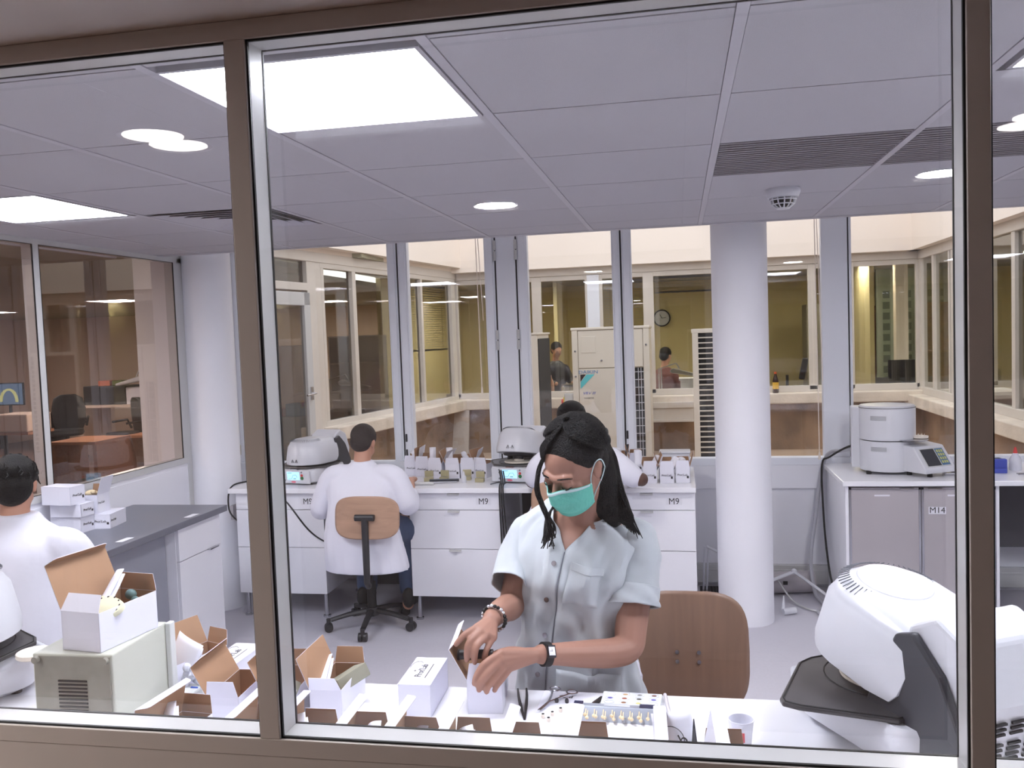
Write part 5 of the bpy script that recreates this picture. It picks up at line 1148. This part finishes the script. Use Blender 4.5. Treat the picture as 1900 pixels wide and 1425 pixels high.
MB().cyl((.02, -.02, .55), (.02, -.02, .83), .012, n=8).build('handle', mat('red_plastic', (1, 1, 1)) if False else M_ac, t); MB().cyl((.02, -.02, .8), (.02, -.02, .84), .014, n=8).build('red_cap', mat('red_plastic', (1, 1, 1)), t)
for y in (.1, .7): MB().box(-.1, .08, y - .05, y + .05, 0, .05).build('foot', M_steel, t)
t = thing('outdoor_unit', 'outdoor unit with white horizontal louvres, half hidden behind the round column', 'air conditioner', (.52, 8.55, .38))
MB().box(-.39, .2, .03, .6, .05, 1.5).build('casing', M_acd, t); MB().box(-.4, .21, -.01, .61, 1.46, 1.5).box(-.4, -.345, -.01, .05, .05, 1.46).box(.15, .21, -.01, .05, .05, 1.46).box(-.4, .21, -.01, .05, .05, .09).build('frame', M_ac, t, bevel=.004)
g = MB()
for k in range(27): g.box(-.35, .16, -.002, .03, .11 + k * .05, .11 + k * .05 + .011)
g.build('louvres', M_ac, t)
for x in (-.3, .1): MB().box(x - .05, x + .05, .05, .55, 0, .05).build('foot', M_steel, t)
t = thing('isolator_switch', 'small grey isolator switch with red and yellow knob left of the large outdoor unit', 'switch', (-1.23, 9.72, 1.12))
MB().box(-.05, .05, 0, .08, -.09, .09).box(-.02, .02, .02, .06, -.74, -.09).build('switch_box', M_frame, t, bevel=.006); MB().box(-.062, -.05, .0, .06, -.05, .05).build('yellow_plate', mat('yellow_plastic', (226, 200, 60), .5), t); MB().cyl((-.06, .03, 0), (-.085, .03, 0), .03).build('red_knob', mat('red_plastic', (1, 1, 1)), t)
t = thing('cola_bottle', 'dark drink bottle with orange cap and yellow label on the courtyard ledge', 'bottle', (1.125, 10.95, 1.075))
MB().lathe([(.032, 0), (.036, .01), (.036, .13), (.03, .17), (.014, .215), (.013, .235)], n=20).build('bottle_body', mat('cola_brown', (52, 30, 24), .15), t, smooth=True)
MB().lathe([(.037, .05), (.037, .13)], n=20).build('label', mat('yellow_label', (226, 180, 60), .5), t, smooth=True); MB().lathe([(.015, .232), (.015, .255)], n=14).build('cap', mat('orange_cap', (226, 96, 50), .5), t)
tag(MB().prism([(10.72, .38), (10.76, .38), (10.9, .95), (10.86, .95)], -2.87, -2.66, 'x').build('leaning_board', mat('ribbed_grey_board', (190, 180, 168), .7, noise=.06, nscale=30)), 'pale ribbed board leaning in the left corner of the courtyard', 'board')
# pull cords inside the windows
for x, z0, lab in ((-1.47, 1.5, 'white pull cord with tassel hanging before the second window from the left'), (.95, .98, 'thin pull cord hanging beside the wide grey window post')):
    t = thing('pull_cord', lab, 'cord', (x, 6.44, z0))
    MB().cyl((0, 0, 0), (-.01, 0, 2.9 - z0), .0035, n=6).cyl((.03, 0, .5), (.0, 0, 2.9 - z0), .003, n=6).build('cord', M_cream, t); MB().cyl((0, 0, -.05), (0, 0, .0), .009, .006, n=10).build('tassel', M_cream, t)

# ---- slatted blinds behind glass
def blind(lab, x0, x1, y, z0, z1, T=None, pitch=.028):
    t = thing('slatted_blind', lab, 'blind', (0, 0, 0)); g = MB(); g.T = T or Matrix.Identity(4); z = z0
    while z < z1: g.box(x0, x1, y, y + .018, z, z + .0025, T=None); z += pitch
    g.build('slats', mat('blind_slats', (190, 196, 196), .5), t, solid=.003)
    g = MB(); g.T = T or Matrix.Identity(4); g.box(x0, x1, y, y + .025, z0 - .02, z0); g.box(x0, x1, y, y + .03, z1, z1 + .03)
    for x in (x0 + .1 * (x1 - x0), x1 - .1 * (x1 - x0)): g.box(x - .001, x + .001, y + .008, y + .01, z0, z1)
    g.build('rails', M_frame, t)
blind('half lowered slatted blind behind the opposite wing window above the large outdoor unit', -.92, -.44, 11.14, 1.7, 2.5)
blind('raised white slatted blind above the wall clock window', -.29, .55, 11.14, 2.36, 2.52, pitch=.02)
TB = TW @ Matrix.Rotation(PI / 2, 4, 'Z')
blind('slatted blind in the left wing, visible between column and mullion', wy(6.3), wy(6.78), .04, 1.95, 2.62, TB)
blind('slatted blind far along the left wing', wy(9.5), wy(10.85), .05, 1.75, 2.5, TB)

# ---- rooms of the opposite wing
M_wh = M_lami
t = thing('wall_clock', 'round wall clock with black rim on the far yellow wall', 'clock', (-.29, 15.56, 2.09))
T = Matrix.Rotation(PI / 2, 4, 'X')
g = MB(); g.lathe([(.13, 0), (.15, .01), (.15, .04), (.128, .045), (.126, .02)], n=40, T=T, cap=False); g.build('rim', M_black, t, smooth=True)
g = MB(); g.lathe([(.13, .0), (.13, .02)], n=40, T=T); g.build('dial', M_white, t); g = MB().cyl((0, -.024, 0), (-.03, -.024, .06), .005, n=5).cyl((0, -.024, 0), (.075, -.024, .01), .004, n=5); g.build('hands', M_black, t)
tag(MB().box(-2.8, .9, 11.5, 12.6, .95, 1.0).box(-2.7, .8, 12.3, 12.35, .2, .95).box(-2.7, .8, 11.6, 11.65, .2, .95).build('far_counter', M_wh), 'white counter behind the opposite windows under the clock', 'counter')
def arm_lamp(lab, loc, rz, s=1, m=None):
    t = thing('desk_lamp', lab, 'lamp', loc, rz); t.scale = (s, s, s); m = m or M_white
    for d in (-.015, .015): MB().cyl((d, 0, .0), (d, 0, .36), .008, n=6).cyl((0, d, .36), (.2, d, .42), .008, n=6).build('arm', m, t, smooth=True)
    MB().lathe([(.05, 0), (.05, .015)], n=16).build('base', m, t); MB().prism([(.12, .33), (.16, .36), (.5, .27), (.5, .24), (.14, .3)], -.06, .06, 'y').build('lamp_head', m, t, bevel=.01)
    MB().cyl((.2, 0, .42), (.24, 0, .35), .01, n=6).build('joint', m, t); return t
arm_lamp('white articulated lamp on the counter under the wall clock', (-.26, 11.7, 1.0), 0, 1.05)
tag(MB().box(.0, .6, 11.9, 12.3, 1.0, 1.2).box(-.02, .62, 11.88, 12.32, 1.2, 1.225).build('storage_box', M_wh, bevel=.005), 'pale storage box on the far counter beside the articulated lamp', 'box')
t = thing('squeeze_bottle', 'pinkish bottle on the far counter near the left outdoor unit', 'bottle', (-1.78, 12.1, 1.0)); MB().lathe([(.05, 0), (.055, .02), (.05, .2), (.02, .28), (.018, .31)], n=16).build('bottle_body', mat('pink_liquid', (214, 168, 150), .3), t, smooth=True); MB().lathe([(.02, .31), (.02, .34)], n=12).build('cap', M_dark, t)
tag(MB().lathe([(.1, 0), (.12, .02), (.12, .15), (.1, .17), (.12, .18), (.02, .2)], (-1.5, 12.0, 1.0), n=24).build('steel_pot', M_steel, smooth=True), 'steel pot on the far counter beside the large outdoor unit', 'pot')
def far_person(lab, x, y, rz, top, hairm, coat_):
    R = Vector((x, y, 0)); t = thing('person', lab, 'person', (x, y, 0), rz)
    h = top - .12; HM_ = Matrix.Translation((0, 0, h)) @ Matrix.Rotation(math.radians(20), 4, 'X'); q = MB(); head_solid(q, HM_)
    limb(q, [(0, .02, h - .03, .05), (0, .04, h - .13, .052), (0, .06, h - .25, .08)]); q.loft(bend([(h - .85, 0, .16, .16, .13), (h - .55, 0, .12, .15, .11), (h - .3, 0, .07, .17, .1), (h - .2, 0, .05, .1, .07)]))
    for s in (-1, 1): limb(q, [(s * .18, .07, h - .27, .05), (s * .25, .02, h - .5, .045), (s * .14, -.24, h - .5, .03)]); limb(q, [(s * .09, .14, h - .8, .09), (s * .1, -.25, h - .82, .07), (s * .1, -.25, .45, .05), (s * .1, -.27, .26, .045)])
    q.build('body', M_skin3, t, remesh=.012, smo=2, smooth=True)
    q = MB(); q.T = HM_; q.sphere((0, .024, .046), (.085, .096, .085), 18, 12).sphere((0, .05, -.01), (.075, .06, .075), 14, 10); q.build('hair', hairm, t, smooth=True)
    q = MB(); q.loft(bend([(h - .85, 0, .15, .2, .16), (h - .55, 0, .12, .18, .14), (h - .3, 0, .07, .21, .12), (h - .22, 0, .05, .15, .09), (h - .16, 0, .04, .07, .06)]))
    for s in (-1, 1): limb(q, [(s * .17, .07, h - .29, .07), (s * .25, .02, h - .5, .06), (s * .15, -.2, h - .5, .05)])
    q.build('shirt', coat_, t, remesh=.014, smo=3, smooth=True); return t
far_person('person in dark clothes behind the opposite window, left of the large outdoor unit', -1.86, 13.4, .6, 1.75, M_hair, M_dark)
far_person('dark haired person bent under the articulated lamp behind the opposite window', -.2, 13.0, 2.6, 1.62, M_hair, mat('dark_red_cloth', (110, 60, 56), .8))
tag(MB().box(1.95, 2.6, 14.3, 14.8, .2, 2.2).build('tall_cupboard', mat('olive_grey', (128, 122, 104), .6), bevel=.01), 'tall olive grey cupboard seen through the window right of the round column', 'cupboard')
t = thing('swivel_chair', 'dark chair behind the window right of the round column', 'chair', (1.45, 12.6, .2)); MB().box(-.04, .04, -.03, .03, .95, 1.25).build('backrest', M_dark, t, bevel=.02).rotation_euler = (.0, .2, 0); MB().cyl((0, 0, .05), (.0, 0, 1.0), .02).build('pole', M_dark, t); MB().box(-.22, .22, -.2, .2, .5, .56).build('seat', M_dark, t, bevel=.02)
# right hand room
t = thing('cupboard', 'dark red brown cupboard in the right far room', 'cupboard', (3.05, 15.0, .2)); MB().box(-.25, .28, 0, .4, 0, 1.95).build('body', mat('red_brown', (104, 56, 44), .5), t, bevel=.01); MB().box(.0, .01, -.01, 0, .02, 1.93).build('door_gap', M_dark, t)
tag(MB().box(2.94, 3.1, 12.9, 13.05, .2, 2.72).build('pillar', M_cream), 'slim pale pillar in the right far room', 'pillar')
tag(MB().box(3.1, 4.2, 14.9, 14.95, .2, 2.72).build('perforated_panel', mat('mint_panel', (176, 186, 166), .6)), 'pale green panel wall with square openings in the right far room', 'panel')
g = MB()
for i in range(6):
    for j in range(9): g.box(3.2 + i * .16, 3.3 + i * .16, 14.885, 14.9, .9 + j * .17, 1.01 + j * .17)
g.build('square_openings', mat('mint_shadow', (120, 132, 116), .7), bpy.data.objects['perforated_panel'])
t = thing('shelf_unit', 'open brown shelf unit in the right far room', 'shelf', (3.9, 14.2, .2)); mbw = mat('brown_shelf', (146, 104, 66), .5)
g = MB().box(-.28, -.25, 0, .35, 0, 1.95).box(.35, .38, 0, .35, 0, 1.95).box(-.25, .35, .33, .35, 0, 1.95)
g.build('carcass', mbw, t); 
for z in (.4, .8, 1.2, 1.6, 1.92): MB().box(-.25, .35, 0, .33, z, z + .03).build('shelf', mbw, t)
t = thing('desk', 'white desk in the right far room', 'desk', (2.9, 12.2, .2)); MB().box(-.9, 1.3, -.4, .4, .72, .76).build('desktop', M_wh, t)
for x in (-.8, 1.2): MB().box(x - .03, x + .03, -.35, .35, 0, .72).build('leg', M_wh, t)
t = thing('monitor', 'black computer monitor on the desk in the right far room', 'monitor', (2.88, 12.2, .96)); MB().box(-.2, .2, 0, .04, .12, .42).build('screen', M_black, t, bevel=.005); MB().cyl((0, .03, 0), (0, .03, .15), .02).build('stand', M_black, t); MB().box(-.12, .12, -.06, .1, 0, .015).build('base', M_black, t)
tag(MB().box(2.64, 3.12, 11.98, 12.08, .96, 1.02).build('desk_phone', M_dark, bevel=.01), 'dark low device in front of the black monitor in the right far room', 'device')
for i in range(3):
    t = thing('office_chair', ['black visitor chair left in the right far room', 'black visitor chair middle in the right far room', 'black visitor chair right in the right far room'][i], 'chair', (2.95 + i * .33, 14.0, .2), 0, 'black visitor chairs'); MB().box(-.14, .14, 0, .03, .55, .85).build('backrest', M_dark, t, bevel=.02); MB().box(-.15, .15, -.35, 0, .42, .46).build('seat', M_dark, t, bevel=.015)
    for x in (-.13, .13):
        for y in (-.33, 0): MB().cyl((x, y, 0), (x, y, .44), .01, n=6).build('leg', M_steel, t)
# left wing items seen through its glass
t = thing('cabinet', 'beige tall cabinet seen through the glazed door', 'cabinet', (-4.35, 9.2, 0)); MB().box(-.25, .25, 0, .5, 0, 1.86).build('body', M_beige, t, bevel=.01); MB().box(-.24, .24, -.01, 0, .9, .91).build('door_gap', M_dark, t)
t = thing('shelf_unit', 'pale open shelf unit deep in the left wing', 'shelf', (-3.95, 10.2, 0)); MB().box(-.3, .35, .28, .3, 0, 1.95).box(-.3, -.28, 0, .3, 0, 1.95).box(.33, .35, 0, .3, 0, 1.95).build('carcass', M_wh, t)
for z in (.5, .9, 1.25, 1.6, 1.93): MB().box(-.28, .33, 0, .28, z, z + .02).build('shelf', M_wh, t)
tag(MB().box(-4.25, -3.9, 8.5, 8.8, .0, 1.12).build('work_desk', mat('grey_desk', (120, 116, 104), .6), bevel=.01), 'grey desk end behind the glazed door', 'desk')
tag(MB().box(-4.3, -4.1, 8.55, 8.75, 1.12, 1.2).build('letter_tray', mat('red_tray', (170, 60, 48), .5), bevel=.005), 'red tray on the desk behind the glazed door', 'tray')
tag(MB().box(-4.07, -3.85, 8.55, 8.75, 1.12, 1.25).build('letter_tray', mat('blue_tray', (60, 104, 140), .5), bevel=.005), 'blue tray on the desk behind the glazed door', 'tray')
tag(MB().box(-4.1, -3.55, 9.0, 9.5, 0, 1.12).build('drawer_unit', mat('grey_desk', (1, 1, 1)), bevel=.01), 'grey desk under the lamp in the left wing', 'desk')
arm_lamp('white articulated lamp behind the left wing windows', (-3.85, 9.2, 1.12), .1, .95)

# ---- open plan office on the left
M_scr = emit('scan_screen', (.06, .09, .14), 1.0)
t = thing('monitor', 'computer monitor showing a yellow dental arch scan, at the left edge', 'monitor', (-12.85, 14.9, 0), .0)
MB().box(-.35, .33, 0, .04, .88, 1.32).build('bezel', M_black, t, bevel=.006); MB().box(-.33, .31, -.004, 0, .9, 1.3).build('screen', M_scr, t)
g = MB(); g.tube([(.02 + (.17 + .01 * (k % 2)) * math.cos(a), -.01, .97 + .22 * math.sin(a)) for k, a in enumerate([PI * k / 19 - .1 for k in range(21)])], [.045 + .012 * (k % 2) for k in range(21)], 6, flat=.4); g.build('scan_arch', emit('scan_yellow', (.3, .3, .13), 1.0), t)
MB().cyl((0, .03, .72), (0, .03, .9), .03).box(-.15, .15, -.05, .15, .7, .72).build('stand', M_black, t)
def odesk(lab, x0, x1, y0, y1, z, m):
    t = thing('desk', lab, 'desk', ((x0 + x1) / 2, (y0 + y1) / 2, 0)); w, d = (x1 - x0) / 2, (y1 - y0) / 2
    MB().box(-w, w, -d, d, z - .04, z).build('desktop', m, t)
    for s in (-1, 1): MB().box(s * w * .94 - .03, s * w * .94 + .03, -d * .95, d * .95, 0, z - .04).build('side_panel', m, t)
    return t
M_obr = wood('orange_wood', (166, 116, 88), .45)
odesk('long dark desk in the office with the monitor on it', -13.4, -11.9, 14.5, 15.3, .7, M_dark)
odesk('office desk with lamp and papers', -11.3, -9.3, 14.8, 15.7, .84, M_beige)
odesk('low orange wood table in the office, nearer one', -8.75, -8.0, 10.8, 11.6, .62, M_obr)
odesk('low orange wood table in the office, behind the first', -8.5, -7.5, 12.2, 13.1, .55, M_obr)
tag(MB().box(-11.3, -10.4, 15.0, 15.5, .84, 1.2).build('dark_case', M_dark, bevel=.02), 'dark equipment case on the office desk', 'case')
tag(MB().box(-10.38, -9.95, 15.0, 15.4, .84, 1.16).build('white_carton', M_card, bevel=.01), 'white carton on the office desk', 'box')
tag(MB().box(-11.0, -10.75, 15.05, 15.3, 1.2, 1.3).build('storage_tub', mat('orange_tub', (206, 110, 66), .5), bevel=.01), 'orange tub on the dark equipment case', 'tub')
tag(MB().box(-10.7, -10.5, 15.05, 15.3, 1.2, 1.3).build('storage_tub', mat('green_tub', (96, 110, 60), .5), bevel=.01), 'green tub on the dark equipment case', 'tub')
arm_lamp('long white articulated lamp in the office', (-9.75, 14.95, .84), PI, 1.5)
t = thing('scanner', 'beige box shaped scanner at the left edge of the office', 'scanner', (-9.5, 11.1, 0)); MB().box(-.4, .2, 0, .5, .74, 1.0).build('housing', M_beige, t, bevel=.02); MB().box(-.4, .22, -.02, .52, .7, .74).build('plinth', M_obr, t)
for x in (-.35, .15): MB().cyl((x, .2, 0), (x, .2, .7), .03).build('leg', M_dark, t)
def ochair(lab, x, y, rz, s=1):
    t = thing('office_chair', lab, 'chair', (x, y, 0), rz); t.scale = (s, s, s)
    MB().loft([ring_at((0, .03 * math.sin(z * 3), z), w, .05, 20) for z, w in ((.5, .2), (.6, .25), (.85, .26), (1.02, .22), (1.08, .12))]).build('backrest', M_dark, t, smooth=True)
    MB().loft([ring_at((0, -.25, z), .26 * k, .26 * k, 20) for z, k in ((.42, .9), (.46, 1), (.52, .95))]).build('seat', M_dark, t, smooth=True); MB().cyl((0, -.25, .1), (0, -.25, .44), .03).build('column', M_black, t)
    for k in range(5): a = k * 2 * PI / 5; MB().tube([(0, -.25, .1), (.3 * math.cos(a), -.25 + .3 * math.sin(a), .05)], .025, 6).build('leg', M_black, t)
    for sx in (-1, 1): MB().tube([(sx * .26, 0, .55), (sx * .3, -.05, .7), (sx * .3, -.3, .68)], .02, 6).build('armrest', M_black, t)
    return t
ochair('large black office chair standing left in the office', -10.55, 13.6, .5, 1.05)
ochair('black office chair near the right post of the glazed side partition', -8.95, 13.2, -.6, 1.0)
ochair('black office chair far behind near the coat stand', -8.8, 15.9, .2, 1.0)
t = thing('coat_stand', 'dark coats bundled on a stand at the right of the office', 'coat stand', (-9.9, 16.1, 0)); MB().cyl((0, 0, 0), (0, 0, 1.3), .03).build('pole', M_black, t); MB().sphere((0, 0, 1.1), (.32, .2, .42), 14, 10).build('coats', M_dark, t, smooth=True)

# ================================================================== small things in the laboratory
t = thing('power_cable', 'black power cable from the round furnace down beside the right cabinet', 'cable', (0, 0, 0))
MB().tube(crv([(1.17, 6.1, 1.07), (1.1, 6.2, 1.05), (1.0, 6.34, .96), (.96, 6.4, .9), (.955, 6.35, .6), (.955, 6.2, .3), (.97, 6.0, .12), (1.05, 5.6, .06)], 5), .007, 7).build('cable', M_black, t, smooth=True); MB().cyl((1.12, 6.17, 1.065), (1.19, 6.08, 1.075), .014, n=10).build('plug', M_black, t, smooth=True)
tag(MB().tube(crv([(1.18, 6.12, 1.05), (1.08, 6.25, 1.02), (.98, 6.42, .93), (.9, 6.36, .5), (.86, 6.3, .25), (.87, 6.2, .05), (.9, 6.0, .02), (.84, 5.85, .02), (.93, 5.72, .02)], 5), .013, 8).build('grey_hose', mat('grey_hose', (176, 176, 184), .5), smooth=True), 'grey hose hanging from the round furnace to the floor beside the right cabinet', 'hose')
t = thing('power_cable', 'bundle of black cables hanging below the raised-hood furnace', 'cable', (0, 0, 0))
for dx in (0, .012, .024): MB().tube(crv([(-1.2 + dx, 5.68, .99), (-1.17 + dx, 5.58, .93), (-1.162 + dx, 5.475, .89), (-1.16 + dx * 1.5, 5.475, .6), (-1.15 + dx * 2, 5.5, .3), (-1.15 + dx, 5.7, .05)], 5), .005, 6).build('cable', M_black, t, smooth=True)
tag(MB().tube(crv([(-2.72, 5.52, .86), (-2.64, 5.505, .8), (-2.5, 5.505, .62), (-2.38, 5.52, .53), (-2.3, 5.6, .5)], 5), .006, 6).build('power_cable', M_black, smooth=True), 'black cable slanting across the left M9 cabinet', 'cable')
tag(MB().tube(crv([(-2.95, 5.9, .91), (-3.02, 5.7, .92), (-3.078, 5.55, .9), (-3.082, 5.52, .75), (-3.06, 5.6, .65), (-3.08, 5.7, .6)], 5), .006, 6).build('power_cable', M_black, smooth=True), 'black cable hooked over the left end of the far bench', 'cable')
# on the floor by the column
t = thing('floor_lamp_arm', 'white articulated lamp lying on the floor right of the round column', 'lamp', (0, 0, 0))
for d in (-.012, .012): MB().cyl((.56, 6.18 + d, .12), (.735, 6.2 + d, .19), .008, n=6).cyl((.735, 6.2 + d, .19), (.98, 6.0 + d, .04), .008, n=6).build('arm', M_white, t, smooth=True)
MB().sphere((.735, 6.2, .19), .02).build('joint', M_white, t, smooth=True)
t = thing('paper_roll', 'white cylinder with a small black square lying on the floor behind the column', 'roll', (0, 0, 0)); MB().cyl((.56, 6.3, .08), (.88, 6.36, .08), .075, n=24).build('roll_body', M_lgrey, t, smooth=True); MB().box(.665, .695, 6.236, 6.244, .085, .11).build('black_square', M_black, t)
tag(MB().tube(crv([(.62, 6.25, .13), (.7, 6.1, .03), (.78, 5.95, .012), (.9, 5.85, .012), (.95, 5.75, .012)], 5), .006, 6).build('white_cable', M_frame, smooth=True), 'thin white cable curling on the floor behind the column', 'cable')
t = thing('plug_adapter', 'white plug adapter lying on the floor beside the column foot', 'plug', (.62, 5.84, 0)); MB().cyl((0, 0, .02), (.08, .03, .025), .022, n=12).build('body', M_white, t, smooth=True); MB().cyl((0, .02, .03), (.01, .06, .11), .012, .004, n=8).build('strain_relief', M_white, t, smooth=True)
t = thing('desk_lamp', 'white articulated lamp standing on the floor between cabinet and column', 'lamp', (.13, 6.2, 0))
for d in (-.012, .012): MB().cyl((d, 0, .0), (.02 + d, 0, .36), .008, n=6).cyl((.02, d, .36), (.14, d, .3), .008, n=6).build('arm', M_white, t, smooth=True)
t = thing('wire_basket', 'grey wire basket on the floor between cabinet and column', 'basket', (.17, 6.15, 0)); g = MB()
for k in range(8): g.box(-.07 + k * .022, -.067 + k * .022, -.13, .13, .05, .053); g.box(-.07, .09, -.13 + k * .034, -.127 + k * .034, .05, .053)
g.box(-.072, .092, -.134, -.13, .0, .054).box(-.072, .092, .13, .134, 0, .054); g.build('wire_mesh', M_darkm, t)
# right bench things
carton('open white carton behind the right mullion beside the round furnace', (1.86, 6.22, .9), math.radians(-15), lid=98, back=92, side='R', tuck=False, w=.16, l=.2, h=.11)
tag(MB().lathe([(.03, 0), (.036, .06), (.038, .062), (.034, .058), (.028, .004)], (1.74, 6.0, .9), n=24).build('plastic_cup', mat('milky_plastic', (1, 1, 1)), smooth=True), 'small translucent cup on the right worktop near the touch screen', 'cup')
tag(MB().box(1.62, 1.78, 5.88, 5.95, .9, .918).sphere((1.7, 5.92, .925), (.04, .02, .01), 10, 6).build('clear_tray', M_steel, bevel=.003), 'small shiny tray at the front of the right worktop', 'tray')
for lab, x, y in (('clear dropper bottle with red tip on the right worktop', 2.1, 6.1), ('clear squat bottle at the right edge of the photo', 2.27, 6.05)):
    t = thing('dropper_bottle', lab, 'bottle', (x, y, .9)); MB().lathe([(.035, 0), (.038, .01), (.036, .07), (.018, .1), (.014, .11)], n=24).build('body', mat('milky_plastic', (1, 1, 1)), t, smooth=True); MB().lathe([(.014, .11), (.008, .14), (.003, .15)], n=12).build('tip', mat('red_plastic', (1, 1, 1)) if x < 2.2 else M_white, t, smooth=True)
t = thing('sponge', 'small blue block on the right worktop beside the right mullion', 'block', (1.97, 6.02, .9)); MB().box(-.05, .05, -.02, .02, 0, .085).build('upper', mat('blue_block', (70, 84, 180), .6), t, bevel=.004); MB().box(-.05, .04, -.05, -.021, 0, .03).build('lower', mat('blue_block', (1, 1, 1)), t, bevel=.003)
tag(MB().box(1.93, 2.06, 6.16, 6.3, .9, .935).box(1.95, 2.08, 6.18, 6.32, .9351, .95).build('black_case', M_black, bevel=.004), 'flat black case behind the blue block on the right worktop', 'case')
tag(MB().tube([(2.05, 5.9, .905), (2.1, 5.92, .905), (2.16, 5.9, .905)], .006, 6).tube([(2.05, 5.94, .905), (2.1, 5.92, .905), (2.16, 5.95, .905)], .005, 6).build('pliers', M_steel, smooth=True), 'small steel pliers lying at the front of the right worktop', 'pliers')
t = thing('swivel_chair', 'black chair cut by the right edge under the right worktop', 'chair', (2.25, 5.6, 0)); MB().box(-.12, .25, -.2, .2, .5, .58).build('seat', M_black, t, bevel=.03); MB().box(-.14, -.08, -.15, .15, .55, 1.0 - .2).build('backrest', M_black, t, bevel=.02); MB().cyl((0, 0, .1), (0, 0, .5), .03).build('column', M_black, t)
for k in range(5):
    a = k * 2 * PI / 5 + .3; MB().tube([(0, 0, .12), (.26 * math.cos(a), .26 * math.sin(a), .07)], .022, 6).sphere((.27 * math.cos(a), .27 * math.sin(a), .035), (.03, .03, .035), 10, 8).build('leg', M_black, t, smooth=True)
t = thing('power_socket', 'white double socket on the left wall behind the left mullion', 'socket', (-3.14, 5.7, .7)); MB().box(-.01, .01, -.04, .04, -.05, .05).build('plate', M_lgrey, t)
